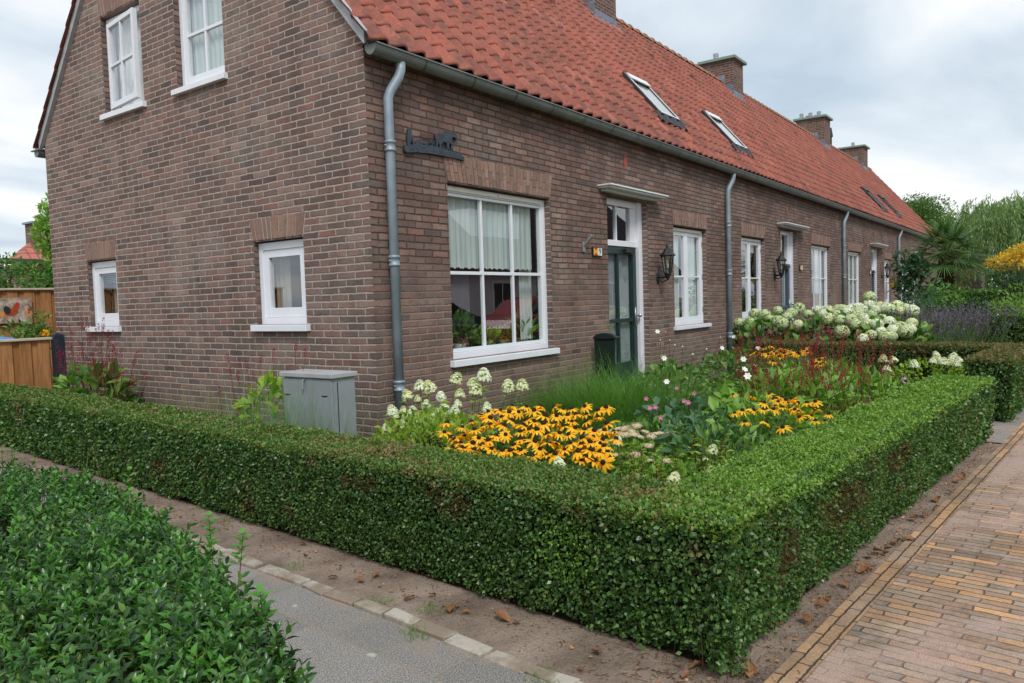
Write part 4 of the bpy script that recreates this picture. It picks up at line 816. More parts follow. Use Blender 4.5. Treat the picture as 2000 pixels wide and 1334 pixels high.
# loose broad-leaved hedge nearest the street corner
def near_hedge():
    h = thing('leafy_hedge', 'loose broad leaved green hedge nearest the corner, left of the grey pavement', 'hedge')
    def frame(y):   # centre line and half width; the hedge narrows and rounds off at its end
        e_ = np.interp(y, (-3.45, -3.2, -2.6, -2.0, -1.3, .6, 4.5), (-3.48, -3.36, -3.16, -2.98, -2.86, -2.80, -2.75)); l_ = np.interp(y, (-3.45, -3.1, -2.5, -1.5, 4.5), (-3.74, -3.72, -3.66, -3.5, -3.3)); return (e_+l_)/2, (e_-l_)/2
    n = 2900; y = np.concatenate([rng.uniform(-3.45, 4.2, n), rng.uniform(-3.45, -1.0, 1500)]); n = len(y)
    cx, hw = frame(y); u = rng.uniform(-1.05, 1.05, n); H = .66-.08*np.clip((-3.0-y)/.45, 0, 1)**2-.05*np.clip((y+1)/2, 0, 1); side = rng.rand(n) < .42
    X = np.where(side, cx+hw*np.sign(u), cx+hw*u); Z = np.where(side, rng.uniform(.03, 1, n)*H*.97, H-.07*np.abs(u)**4)
    P = np.stack([X, y, Z], 1); Nn = nrm(np.stack([np.where(side, np.sign(u), .5*u**3), np.zeros(n), np.where(side, .15, 1.)], 1)); endm = y < -3.3; Nn[endm] = nrm(Nn[endm]+np.array((0, -.8, 0)))
    ne = 260; a_ = rng.uniform(-1, 1, ne); cxe, hwe = frame(np.full(ne, -3.45)); Pe = np.stack([cxe+hwe*a_, np.full(ne, -3.47)-.04*(1-a_**2), rng.uniform(.03, .54, ne)], 1); P = np.concatenate([P, Pe]); Nn = np.concatenate([Nn, np.tile((0, -1., .1), (ne, 1))])
    P = P+Nn*lump(P, 2.5, .025)[:, None]-Nn*rng.rand(len(P), 1)*.05
    D = nrm(Nn*.8+rdir(len(P))*.45+np.array((0, 0, .75))); Lh = .065*(.7+.6*rng.rand(len(P)))
    VV, VY = [], []; young = rng.rand(len(P)) < .17
    for i in range(5):
        q = (i+.3)/5; a = rng.uniform(0, 2*math.pi, len(P)) if i == 0 else a+math.pi/2
        e1 = nrm(np.cross(D, (.2, .3, .9))); e2 = np.cross(D, e1)
        for sgn in (0, math.pi):
            R = e1*np.cos(a+sgn)[:, None]+e2*np.sin(a+sgn)[:, None]; base = P+D*(Lh*q)[:, None]
            Dl = nrm(R*(1.15-.6*q)+D*(.25+.75*q)); sz = (.036-.013*q)*(.75+.5*rng.rand(len(P)))
            for arr, mk in ((VV, ~young), (VY, young)): arr.append(cloud(base[mk], Dl[mk], sz[mk], .46, LEAF, Nn=D[mk]*2.5, roll=.35))
    fixtri(*cat(VV), 'foliage', M['laurel'], h); fixtri(*cat(VY), 'young_leaves', M['laurel_young'], h)
    V, Fc = strands(P-D*.04, P+D*Lh[:, None], .03, .0016, .001, 2); npmesh('twigs', V, Fc, M['stem_green'], h)
    m = MB(); ys = np.linspace(-3.40, 4.3, 30); ring = 10
    for y_ in ys:
        c_, w_ = frame(np.array([y_])); c_, w_ = float(c_[0]), float(w_[0])-.05; Hc = .575-.10*max(0, (-3.1-y_)/.4)-.05*min(1, max(0, (y_+1)/2))
        for j in range(ring): an = math.pi*(-.25+1.5*j/(ring-1)); m.v.append((c_+w_*math.copysign(abs(math.cos(an))**.5, math.cos(an)), y_, max(-.02, Hc*(.5+.5*math.copysign(abs(math.sin(an))**.5, math.sin(an))))))
    m.f = [(i*ring+j, i*ring+j+1, (i+1)*ring+j+1, (i+1)*ring+j) for i in range(len(ys)-1) for j in range(ring-1)]+[tuple(range(ring))]; m.mi = [0]*len(m.f); m.build('dark_core', M['core'], h)  # closed dark hull under the leaves so the hedge is not see-through
    # tall sprigs sticking out of the top
    for px, py, hh in ((462, 1085, .09), (415, 1050, .10), (245, 975, .15), (30, 905, .14), (275, 985, .1), (110, 960, .12), (5, 880, .2), (525, 1190, .08)):
        B_ = atz(px, py+28, .64); k = 7; tip = B_+np.array((rng.uniform(-.03, .03), rng.uniform(-.03, .03), hh)); qs = np.linspace(.15, 1, k); base = B_+(tip-B_)*qs[:, None]
        a = np.arange(k)*math.pi/2*1.1; Dl = np.stack([np.cos(a), np.sin(a), np.full(k, .55)], 1); v1 = cloud(base, Dl, .036, .5, LEAF, roll=.2); v2 = cloud(base, Dl*(-1, -1, 1), .036, .5, LEAF, roll=.2); fixtri(*cat([v1, v2]), 'young_leaves', M['laurel_young'], h)
        V, Fc = strands(B_[None]-(0, 0, .06), tip[None], .02, .0018, .001, 3); npmesh('sprig', V, Fc, M['stem_red'], h)
near_hedge()

# ------------------------------------------------------------------ garden plants
def blob_pts(c, r, n, hollow=.0, flat=0.):
    """points spread through an ellipsoid (denser towards its skin when hollow is near 1)"""
    d = rdir(n); q = rng.rand(n)**(1/3.)*(1-hollow)+hollow; P = np.asarray(c)+d*q[:, None]*np.asarray(r); P[:, 2] = np.maximum(P[:, 2], .02); return P, d
def bush(c, r, n, sz, asp, mat, par, tpl=QUAD, up=.35, hollow=.45, name='foliage', nrmup=1.2, jit=.3):
    P, d = blob_pts(c, r, n, hollow); D = nrm(d*.6+rdir(n)*.55+np.array((0, 0, up)))
    V, Fc = cloud(P, D, sz*(1-jit+2*jit*rng.rand(n)), asp, tpl, Nn=np.tile((0, 0, nrmup), (n, 1))+d*.5)
    return (fixname if tpl is LEAF else npmesh)(name, V, Fc, M[mat], par)
def stems_to(heads, base, spread, mat, par, r=.0022, bend=.06, k=4):
    heads = np.asarray(heads, float); n = len(heads); B_ = np.asarray(base, float)+rng.uniform(-1, 1, (n, 3))*np.array((spread, spread, 0)); B_ = B_*.45+np.concatenate([heads[:, :2]*.55, np.zeros((n, 1))], 1); B_[:, 2] = 0
    if n < 4:
        for i in range(n): V, Fc = strands(B_[i:i+1], heads[i:i+1], bend, r*1.4, r, k); npmesh('stem', V, Fc, M[mat], par)
        return B_
    V, Fc = strands(B_, heads, bend, r*1.4, r, k); npmesh('stems', V, Fc, M[mat], par); return B_
def stem_leaves(B_, Hd, per, sz, asp, mat, par, lo=.2, hi=.92, tpl=LEAF, name='foliage', droop=.1):
    n = len(B_); Pl, Dl = [], []
    for i in range(per):
        q = lo+(hi-lo)*(i+rng.rand(n))/per; a = rng.uniform(0, 2*math.pi, n); P = B_+(Hd-B_)*q[:, None]; R = np.stack([np.cos(a), np.sin(a), np.full(n, .35-droop)], 1); Pl.append(P); Dl.append(R)
    P, D = np.concatenate(Pl), np.concatenate(Dl); V, Fc = cloud(P, D, sz*(.6+.7*rng.rand(len(P))), asp, tpl, Nn=np.tile((0, 0, 2.), (len(P), 1)), roll=.6)
    return (fixname if tpl is LEAF else npmesh)(name, V, Fc, M[mat], par)
def place_mesh(name, me, par, loc, rot=(0, 0, 0), sc=1., **tags):
    o = bpy.data.objects.new(name, me); COL.objects.link(o); o.parent = par; o.location = loc; o.rotation_euler = rot; o.scale = (sc, sc, sc); tag(o, **tags); return o
def pop(o): me = o.data; bpy.data.objects.remove(o); return me
# flower head meshes, several of each kind
def rudb():
    n = rng.randint(11, 15); a = np.arange(n)*2*math.pi/n+rng.normal(size=n)*.08; D = np.stack([np.cos(a), np.sin(a), np.full(n, -.34)+rng.normal(size=n)*.2], 1); P = D*(.009, .009, 0)
    PET = (np.array([(-.28, 0, 0), (.28, 0, 0), (.5, .45, .05), (-.5, .45, .05), (.3, .88, -.12), (-.3, .88, -.12), (.02, 1, -.2), (-.02, 1, -.2)]), np.array([(0, 1, 2, 3), (3, 2, 4, 5), (5, 4, 6, 7)]))
    W_ = cloud(P, D, .036*(.85+.3*rng.rand(n)), .34, PET, Nn=np.tile((0, 0, 4.), (n, 1)), roll=.3); me = pop(npmesh('flower', W_[0], W_[1], M['petal_y']))
    m = MB(); m.lathe([(.0095, -.003), (.0112, .003), (.0098, .009), (.005, .0135), (0, .0148)], (0, 0, 0), 9); return me, pop(m.build('flower_centre', M['cone'], smooth=True))
RUD = [rudb() for _ in range(6)]
def sphere_florets(R, n, fsz, mat, sq=(1, 1, 1), up=None, lo=-1.):
    d = rdir(n*2); d = d[d[:, 2] > lo][:n]; n = len(d); P = d*np.asarray(sq)*R*(.86+.16*rng.rand(n))[:, None]; per = 4; Pl, Dl = [], []
    e1 = nrm(np.cross(d, (.3, .2, .9))); e2 = np.cross(d, e1); a0 = rng.uniform(0, 6.28, n)
    for k in range(per): a = a0+k*math.pi/2; Pl.append(P); Dl.append(e1*np.cos(a)[:, None]+e2*np.sin(a)[:, None]+d*.25)
    V, Fc = cloud(np.concatenate(Pl), np.concatenate(Dl), fsz*(.8+.4*rng.rand(n*per)), .85, QUAD, Nn=np.tile(d, (per, 1))*4, roll=.3)
    V2, F2 = cloud(P*.8, rdir(n), fsz*1.3, .9, QUAD); V, Fc = cat([(V, Fc), (V2, F2)]); return pop(npmesh('flower_head', V, Fc, M[mat]))
def cone_florets(R, Hh, n, fsz, mat):
    q = rng.rand(n); a = rng.uniform(0, 6.28, n); rr = R*np.sqrt(np.clip(1-q, 0, 1))*(.75+.3*rng.rand(n)); P = np.stack([rr*np.cos(a), rr*np.sin(a), q*Hh-.25*Hh], 1); d = nrm(P+np.array((0, 0, .3*R))); Pl, Dl = [], []
    e1 = nrm(np.cross(d, (.3, .2, .9))); e2 = np.cross(d, e1); a0 = rng.uniform(0, 6.28, n)
    for k in range(4): a = a0+k*math.pi/2; Pl.append(P); Dl.append(e1*np.cos(a)[:, None]+e2*np.sin(a)[:, None]+d*.25)
    V, Fc = cloud(np.concatenate(Pl), np.concatenate(Dl), fsz*(.8+.4*rng.rand(n*4)), .85, QUAD, Nn=np.tile(d, (4, 1))*4, roll=.3); V2, F2 = cloud(P*.75, rdir(n), fsz*1.5, .9, QUAD); V, Fc = cat([(V, Fc), (V2, F2)]); return pop(npmesh('flower_head', V, Fc, M[mat]))
PAN = [cone_florets(.056, .080, 130, .0125, m_) for m_ in ('floret_w', 'floret', 'floret', 'floret_w')]
BALL = [sphere_florets(.092, 250, .018, m_, (1, 1, .9), lo=-.75) for m_ in ('floret_g', 'floret_g', 'floret_w', 'floret', 'floret_w')]
SED = [sphere_florets(.056, 260, .0075, 'sedum', (1, 1, .46), lo=-.1) for _ in range(3)]
def spike_mesh(ln, mat, r=.0055):
    n = 46; q = rng.rand(n); a = rng.uniform(0, 6.28, n); rr = r*np.sin(math.pi*np.clip(q*.85+.12, 0, 1))**.7; P = np.stack([rr*np.cos(a), rr*np.sin(a), q*ln], 1); D = nrm(np.stack([np.cos(a), np.sin(a), np.full(n, 1.)], 1)); return pop(npmesh('flower_spike', *cloud(P, D, .010, .7, QUAD), M[mat]))
SPK = [spike_mesh(l_, 'spike', .007) for l_ in (.07, .085, .1, .12)]
def star(n, ln, mat, asp=.75, cup=.25):
    a = np.arange(n)*2*math.pi/n; D = np.stack([np.cos(a), np.sin(a), np.full(n, cup)], 1); me = pop(npmesh('flower', *cloud(D*.004, D, ln, asp, ROUND, Nn=np.tile((0, 0, 4.), (n, 1)), roll=.25), M[mat])); m = MB(); m.lathe([(.006, 0), (.006, .003), (0, .005)], n=8); return me, pop(m.build('flower_centre', M['yellow'], smooth=True))
ANW, ANP, GEV = star(6, .032, 'petal_w'), star(5, .026, 'petal_p', cup=.5), star(5, .014, 'petal_v')
def tilt(k=.35): return (rng.normal()*k, rng.normal()*k, rng.uniform(0, 6.28))
def toward(p, k=.5):   # a flower leans a little towards the open street side
    return (rng.normal()*.25-.30*k*-1, -.25*k+rng.normal()*.2, rng.uniform(0, 6.28))
def dart(region, n, mind):
    out = []; x0, x1, y0, y1, f = region
    for _ in range(n*60):
        p = (rng.uniform(x0, x1), rng.uniform(y0, y1))
        if f(*p) and all((p[0]-q[0])**2+((p[1]-q[1])*1.3)**2 > mind**2 for q in out): out.append(p)
        if len(out) >= n: break
    return out
def rudbeckia(label, heads, base, spread, fol_c, fol_r, nf, sc=1., leafsz=.09):
    t_ = thing('coneflower_plant', label, 'flowering plant', (0, 0, 0), 'golden coneflowers in the flower bed'); H_ = np.array(heads)
    B_ = stems_to(H_, base, spread, 'stem_green', t_, .0019); stem_leaves(B_, H_, 5, leafsz*.8, .33, 'mid', t_, .1, .85)
    bush(fol_c, fol_r, nf, leafsz, .36, 'mid', t_, LEAF)
    for p in heads:
        a, b = RUD[rng.randint(len(RUD))]; o = place_mesh('flower', a, t_, p, (toward(p)[0]+rng.normal()*.12, toward(p)[1]+rng.normal()*.12, rng.uniform(0, 6.28)), sc*1.32*(.76+.42*rng.rand())); place_mesh('flower_centre', b, o, (0, 0, 0))
f1 = dart((880, 1205, 790, 905, lambda x, y: ((x-1055)/158)**2+((y-843)/52)**2 < 1 or (x < 960 and y > 845 and y < 880) or (1140 < x < 1190 and y < 905)), 92, 15.5)+[(873, 827), (868, 845), (889, 858), (903, 876), (930, 884), (1172, 866), (1135, 900)]
rudbeckia('large mass of golden coneflowers with dark centres at the front of the bed', [tuple(atz(x, y, .49+.25*(905-y)/115)) for x, y in f1][:99], (-.35, -1.85, 0), .35, (-.55, -1.95, .25), (.48, .55, .28), 900)
c5 = [(130, 525), (270, 540), (410, 520), (440, 560), (370, 590), (500, 545), (540, 570), (480, 580), (610, 570), (560, 590), (285, 645), (200, 650), (140, 670), (510, 625), (570, 630), (610, 640), (640, 660), (440, 640), (360, 640), (705, 590), (770, 580), (765, 640), (875, 680), (650, 700), (740, 690), (770, 730), (865, 745), (220, 740), (385, 740), (515, 780), (590, 560), (630, 590), (460, 615)]
rudbeckia('looser group of golden coneflowers beside the bright hedge top', [tuple(atz(1400+x/4, 640+y/4, .60-.16*(y-520)/260)) for x, y in c5], (.45, -2.75, 0), .3, (.5, -2.75, .2), (.5, .4, .25), 520)
c5 = [(360, 165), (400, 150), (430, 145), (420, 185), (450, 190), (480, 170), (510, 165), (540, 170), (570, 175), (400, 210), (430, 215), (550, 220), (490, 235), (440, 265), (630, 200), (680, 170), (710, 190), (820, 230), (800, 255), (830, 270), (750, 280), (780, 285), (810, 290), (285, 190), (345, 200), (470, 205), (590, 185), (530, 200), (645, 205), (735, 265)]
rudbeckia('farthest golden coneflowers, among the crimson spikes below the hydrangeas', [tuple(atz(1400+x/4, 640+y/4, .72-.12*(y-145)/145)) for x, y in c5], (4.3, -2.1, 0), .4, (4.3, -2.1, .3), (.6, .5, .3), 350, sc=1.15, leafsz=.1)
# panicle hydrangea at the house corner
c6 = [(180, 520), (290, 510), (330, 370), (455, 280), (545, 290), (430, 400), (655, 375), (805, 210), (840, 355), (820, 450), (965, 250), (1000, 315), (1075, 175), (1315, 280), (1450, 275), (515, 460), (380, 520), (680, 520), (740, 550), (790, 520), (285, 630), (610, 540), (1105, 480), (535, 745), (610, 625), (690, 470), (1110, 510), (120, 680), (390, 745), (470, 560), (350, 590), (560, 600), (660, 680), (220, 560), (400, 640), (730, 640), (300, 700), (860, 700)]
def panicle(label, heads, base, spread, lmat, scl, per=5, lsz=.075, idx=None, spec=None):
    t_ = thing('panicle_hydrangea', label, 'hydrangea', (0, 0, 0), 'cream panicle hydrangeas in the bed'); H_ = np.array(heads); B_ = stems_to(H_, base, spread, 'stem_red', t_, .0026, .04); stem_leaves(B_, H_, per, lsz, .5, lmat, t_, .25, .93)
    for i, p in enumerate(heads):
        place_mesh('flower_head', PAN[(idx[i] if idx else rng.randint(4))], t_, p, tilt(.2), scl[i] if hasattr(scl, '__len__') else scl*(.8+.35*rng.rand()))
    return t_
big = {3: .95, 4: 1.05, 7: 1., 10: .85, 11: 1.1, 12: 1.1, 13: 1., 14: .95, 0: .9, 2: .95, 8: .8}
t_ = panicle('cream panicle hydrangea with reddish stems at the house corner by the downpipe', [tuple(atz(730+x/5, 700+y/5, .36+.44*(850-(700+y/5))/115)) for x, y in c6], (-.45, -1.0, 0), .3, 'lime', [big.get(i, .55+.25*rng.rand()) for i in range(len(c6))], per=14, lsz=.075)
bush((-.45, -1.05, .28), (.46, .56, .33), 1500, .055, .5, 'lime', t_, LEAF)
for (px, py, z, lab) in ((1205, 862, .5, 'single white panicle hydrangea head beside the pink stonecrop'), (1092, 906, .5, 'white hydrangea head peeping over the hedge below the coneflowers'), (1317, 937, .5, 'small white hydrangea just inside the hedge corner'), (1389, 926, .52, 'white hydrangea head at the foot of the bright hedge top'), (1392, 880, .45, 'cream hydrangea head above the fine leaved plant')):
    p = atz(px, py, z); panicle(lab, [tuple(p), tuple(p+np.array((-.04, .03, -.05)))], p*(1, 1, 0), .06, 'lime', [.62, .35], per=6, lsz=.06)
c_ = [(1205, 895, .36, .26), (1275, 905, .38, .22), (1440, 893, .4, .2), (1335, 872, .36, .2)]
for i, ((px, py, z, r_), lab) in enumerate(zip(c_, ('yellow green leafy shrub left of the hedge corner', 'yellow green leafy shrub in the middle of the bed front', 'small shrub with a yellow leaf near the bright hedge', 'yellow green shoots behind the fine leaved plant'))):
    p = atz(px, py, z); t_ = thing('leafy_shrub', lab, 'shrub', (0, 0, 0), 'small leafy shrubs in the bed'); k = 26; k = 40; H_ = p+rng.uniform(-1, 1, (k, 3))*np.array((r_, r_, .11)); B_ = stems_to(H_, p*(1, 1, 0), .1, 'stem_red', t_, .002); stem_leaves(B_, H_, 8, .055, .42, 'lime', t_, .3, 1.)
# stonecrop
c7 = [(530, 495), (590, 490), (715, 460), (670, 520), (600, 550), (540, 545), (745, 570), (810, 535), (900, 550), (960, 540), (1040, 535), (835, 655), (700, 745), (500, 750), (400, 725), (380, 520), (1010, 800), (855, 805), (480, 520), (640, 545), (860, 560), (690, 560)]
hs = [tuple(atz(1100+x/5, 740+y/5, .46-.10*(y-460)/340)) for x, y in c7]; t_ = thing('stonecrop_plant', 'stonecrop with flat pale pink flower heads right of the coneflowers', 'flowering plant'); H_ = np.array(hs)
B_ = stems_to(H_, H_.mean(0)*(1, 1, 0), .12, 'stem_green', t_, .003); stem_leaves(B_, H_, 10, .05, .5, 'bright', t_, .15, .95, LEAF)
for i, p in enumerate(hs): place_mesh('flower_head', SED[i % 3], t_, p, tilt(.16), .55+.35*rng.rand())
bush(tuple(H_.mean(0)*(1, 1, .45)), (.35, .35, .2), 500, .05, .5, 'bright', t_, LEAF)
# ornamental grasses
def grass_clump(label, c, n, ln, spread, mat, wd, lean=.55, droop=(.2, .55), cat_='ornamental grass', name='ornamental_grass', az=None):
    P0 = np.asarray(c, float)+rng.normal(size=(n, 3))*np.array((spread, spread, 0)); P0[:, 2] = 0; a = rng.uniform(0, 2*math.pi, n) if az is None else rng.normal(size=n)*az[1]+az[0]; el = lean*np.sqrt(rng.rand(n)); D = np.stack([np.cos(a)*el, np.sin(a)*el, np.ones(n)], 1)
    V, Fc = blades(P0, D, ln*(.6+.5*rng.rand(n)), rng.uniform(*droop, n), wd); o = npmesh(name, V, Fc, M[mat]); return tag(o, label, cat_)
grass_clump('large clump of fine arching green grass in front of the dark green door', (2.45, -.85, 0), 12000, 1.22, .34, 'grass', .0045, lean=1.35, droop=(.2, .8))
grass_clump('tuft of paler grass against the wall under the large window', (2.2, -.25, 0), 900, .62, .16, 'drygrass', .0035, lean=.8, droop=(.05, .4))
grass_clump('grassy clump between the crimson spikes and the white hydrangeas', (6.9, -1.7, 0), 2600, .8, .38, 'grass', .007, lean=.9, droop=(.1, .5))
grass_clump('thin bluish grass growing in front of the grey cabinet', (-.93, -.0, 0), 620, .92, .22, 'bluegrass', .0045, lean=.35, droop=(.0, .18))
grass_clump('sparse dry grass along the foot of the gable wall', (-.50, 1.75, 0), 900, .80, .30, 'drygrass', .0035, lean=.6, droop=(.0, .3))
# crimson bistort
def bistort(label, sp, base, spread, fol, lm='bright', sc=1., lsz=.15, nlf=260, r=.0018, stemleaf=2):
    t_ = thing('bistort_plant', label, 'flowering plant', (0, 0, 0), 'bistort with crimson flower spikes'); H_ = np.array(sp); B_ = stems_to(H_, base, spread, 'stem_red', t_, r, .04)
    dv = nrm(H_-B_)
    for p, d in zip(H_, dv):
        q = Vector(d+rng.normal(size=3)*.06).to_track_quat('Z', 'Y').to_euler(); place_mesh('flower_spike', SPK[rng.randint(4)], t_, tuple(p), tuple(q), sc*(.8+.4*rng.rand()))
    for c, rr, n in fol: bush(c, rr, n, lsz, .42, lm, t_, LEAF, up=.1, hollow=.5, nrmup=2.)
    stem_leaves(B_, H_, stemleaf, lsz*.6, .35, lm, t_, .15, .7); return t_
ps = dart((1560, 1760, 640, 770, lambda x, y: ((x-1640)/110)**2+((y-705)/60)**2 < 1), 88, 7)
bistort('right hand stand of crimson spikes reaching the browned cross hedge', [tuple(atz(x, y, .56+.36*(765-y)/125)) for x, y in ps], (3.6, -2.9, 0), .5, [((3.9, -2.9, .26), (.6, .4, .22), 200)], sc=1.15, r=.002)
ps = dart((1425, 1600, 640, 770, lambda x, y: ((x-1525)/105)**2+((y-705)/62)**2 < 1), 90, 8)
bistort('broad stand of crimson spikes over large light green leaves in the middle of the bed', [tuple(atz(x, y, .56+.36*(765-y)/125)) for x, y in ps]+[tuple(atz(x, y, .5)) for x, y in ((1467, 760), (1486, 768), (1550, 740), (1597, 757), (1640, 765))], (3.0, -2.5, 0), .6, [((3.0, -2.45, .3), (.95, .6, .25), 620), ((1.7, -2.6, .28), (.5, .45, .22), 240), ((4.2, -2.6, .3), (.6, .5, .25), 160)], sc=1.15, r=.002)
ps = dart((105, 262, 642, 765, lambda x, y: abs((y-700)+(x-185)*-.15) < 62 and not (x > 215 and y < 690)), 62, 7)
bistort('bistort with crimson spikes and broad leaves between the dark post and the small window', [tuple(atx(x, y, -.32-.25*rng.rand())) for x, y in ps]+[tuple(atx(x, y, -.5)) for x, y in ((159, 643), (170, 655), (176, 672), (200, 655), (217, 664), (118, 700), (262, 705), (279, 745))], (-.35, 4.3, 0), .3, [((-.42, 4.0, .42), (.28, .55, .34), 330)], 'mid', sc=1.25, lsz=.17, r=.0024)
ps = [(448, 712), (470, 718), (485, 725), (508, 712), (535, 708), (577, 690), (597, 697), (452, 735), (464, 745), (508, 760), (430, 775), (495, 740)]
bistort('spindly bistort with yellowing leaves left of the grey cabinet', [tuple(atx(x, y, -.62)) for x, y in ps], (-.6, .85, 0), .2, [((-.66, .56, .46), (.16, .26, .34), 170)], 'lime', sc=1., lsz=.12)
# anemones
def anemone(label, fl, mats, base, spread, fol, lm='glauc', buds=()):
    t_ = thing('anemone_plant', label, 'flowering plant', (0, 0, 0), 'tall anemones in the bed'); H_ = np.array(list(fl)+list(buds)); B_ = stems_to(H_, base, spread, 'stem_red', t_, .0022, .03); stem_leaves(B_, H_, 4, .085, .7, lm, t_, .1, .8)
    for p, mt in zip(fl, mats):
        qd = Vector((-.72, -.55, .45)+rng.normal(size=3)*.18).to_track_quat('Z', 'Y').to_euler(); o = place_mesh('flower', mt[0], t_, p, tuple(qd), .78); place_mesh('flower_centre', mt[1], o, (0, 0, 0))
    for p in buds:
        m = MB(); m.lathe([(0, -.007), (.006, -.004), (.0075, 0), (.005, .006), (0, .009)], p, 7); m.build('bud', M['floret_g'], t_)
    for c, rr, n in fol: bush(c, rr, n, .085, .75, lm, t_, LEAF, up=.2, nrmup=2.)
anemone('tall white anemone against the brick wall left of the second window', [tuple(atz(1284, 648, 1.0)), tuple(atz(1302, 746, .62)), tuple(atz(1297, 700, .8))], [ANW]*3, (3.4, -1.05, 0), .2, [((3.3, -1.15, .35), (.45, .4, .28), 170)], 'mid', [tuple(atz(x, y, .9)) for x, y in ((1300, 648), (1308, 664), (1290, 664), (1318, 674), (1333, 677), (1353, 692), (1380, 682), (1407, 659))])
anemone('pink flowered anemone behind the stonecrop', [tuple(atz(x, y, .5)) for x, y in ((1322, 759), (1355, 769), (1336, 784), (1344, 787), (1262, 779), (1270, 797), (1290, 816), (1280, 796))], [ANP]*8, (1.7, -1.9, 0), .25, [((1.7, -1.95, .28), (.5, .4, .2), 200)], 'glauc')
anemone('white flowered anemone in front of the second downpipe', [tuple(atz(x, y, .8)) for x, y in ((1428, 641), (1433, 658), (1452, 702), (1454, 722), (1480, 680), (1460, 735), (1410, 680))], [ANW]*7, (4.6, -1.4, 0), .3, [((4.5, -1.45, .4), (.6, .4, .32), 240)], 'mid')
# big dark lance-leaved shrub, lime ground leaves, fine-leaved plant, browning cranesbill
p = atz(1365, 845, .42); t_ = thing('lance_leaf_shrub', 'shrub with long dark blue green leaves right of the pink stonecrop', 'shrub'); bush(tuple(p-(0, 0, .12)), (.36, .32, .26), 230, .10, .32, 'glauc', t_, LEAF, up=-.15, hollow=.4); k = 14; H_ = p+rng.uniform(-1, 1, (k, 3))*(.3, .3, .06); stems_to(H_, p*(1, 1, 0), .1, 'stem_red', t_, .003)
p = atz(1420, 905, .36); t_ = thing('fine_leaf_plant', 'low fine leaved bright green plant beside the bright hedge', 'plant'); k = 420; P = p+rng.normal(size=(k, 3))*(.32, .13, .03); P[:, 2] = np.clip(P[:, 2], .2, .5); B_ = P.copy(); B_[:, 2] = .05; V, Fc = strands(B_, P, .03, .0018, .001, 2); npmesh('stems', V, Fc, M['stem_green'], t_)
Pl = np.concatenate([B_+(P-B_)*q for q in np.linspace(.35, 1, 9)]); D = rdir(len(Pl))+np.array((0, 0, .5)); npmesh('foliage', *cloud(Pl, D, .028, .17, QUAD), M['bright'], t_)
t_ = thing('cranesbill_plant', 'browning cranesbill with violet flowers by the far part of the bright hedge', 'flowering plant'); bush((2.7, -3.1, .2), (.65, .3, .2), 1100, .045, .35, 'brownleaf', t_, QUAD)
for px, py in ((1733, 746), (1767, 740), (1766, 748), (1717, 741)): p = atz(px, py, .42); o = place_mesh('flower', GEV[0], t_, tuple(p), tilt(.4), 1.6); place_mesh('flower_centre', GEV[1], o, (0, 0, 0))
for (c, r_, n, lab, mt) in (((.9, -2.05, .2), (.45, .4, .22), 330, 'low mixed green leaves behind the pink anemone', 'mid'), ((5.3, -2.2, .25), (.7, .6, .28), 420, 'mid green leafy perennials behind the crimson spikes', 'bright'), ((1.75, -2.75, .2), (.5, .35, .2), 300, 'fresh green leaves between coneflowers and bright hedge', 'bright'), ((-.1, -2.55, .15), (.35, .3, .2), 260, 'low green leaves between stonecrop and hedge corner', 'bright'), ((.2, -1.35, .15), (.55, .4, .18), 330, 'green leaves behind the large coneflower mass', 'mid'), ((4.0, -.7, .25), (.7, .35, .25), 420, 'bushy green leaves along the wall between door and second window', 'mid'), ((6.2, -.7, .25), (.8, .4, .3), 380, 'green leaves along the wall under the second window', 'mid')):
    t_ = thing('perennial_plant', lab, 'plant', (0, 0, 0), 'leafy perennials filling the bed'); bush(c, r_, int(n*1.7), .064, .5, mt, t_, LEAF, hollow=.3); m = MB(); 
    k = 12; H_ = np.asarray(c)+rng.uniform(-1, 1, (k, 3))*np.asarray(r_)*.7; stems_to(H_, (c[0], c[1], 0), .1, 'stem_green', t_, .002)
# cream flowered yellow-green shrub by the cross hedge
t_ = thing('panicle_hydrangea', 'cream flowered yellow green hydrangea in front of the browned cross hedge', 'hydrangea', (0, 0, 0), 'cream panicle hydrangeas in the bed'); hs = [tuple(atz(x, y, .50)) for x, y in ((1828, 683), (1850, 682), (1828, 694), (1822, 706), (1862, 698), (1872, 705), (1877, 692), (1843, 708), (1858, 708), (1832, 702), (1745, 705), (1725, 703), (1785, 713), (1732, 722), (1868, 712))]
H_ = np.array(hs); B_ = stems_to(H_, H_.mean(0)*(1, 1, 0), .3, 'stem_red', t_, .003); stem_leaves(B_, H_, 14, .06, .45, 'lime', t_, .3, 1.); bush(tuple(H_.mean(0)*(1, 1, .62)), (.8, .45, .17), 520, .06, .45, 'lime', t_, LEAF)
for p in hs: place_mesh('flower_head', PAN[rng.randint(4)], t_, p, tilt(.25), .8+.3*rng.rand())
# white ball hydrangeas
cb = [(235, 1035), (325, 1045), (440, 1010), (370, 1080), (440, 1100), (100, 1110), (195, 1105), (625, 990), (700, 1040), (785, 1000), (615, 1130), (520, 1060), (830, 1040), (950, 1045), (1000, 1000), (1140, 990), (1130, 1045), (1040, 1030), (1255, 1045), (1235, 890), (1230, 955), (1330, 970), (1380, 990), (1450, 980), (1550, 990), (1610, 1010), (1120, 1130), (1000, 1190), (1220, 1130), (1300, 1130), (1380, 1230), (1250, 1220), (1180, 1255), (1410, 1110), (1350, 1080), (1440, 1180), (1500, 1160), (1550, 1190), (880, 1080), (1190, 1080), (960, 1000), (1080, 1090), (1290, 1000), (480, 1120), (1500, 1010), (1340, 1190), (1430, 1230), (1060, 1000), (880, 1010), (1420, 1010), (1590, 1170), (1600, 1120), (1480, 970), (1180, 1000), (560, 1030), (980, 1090)]
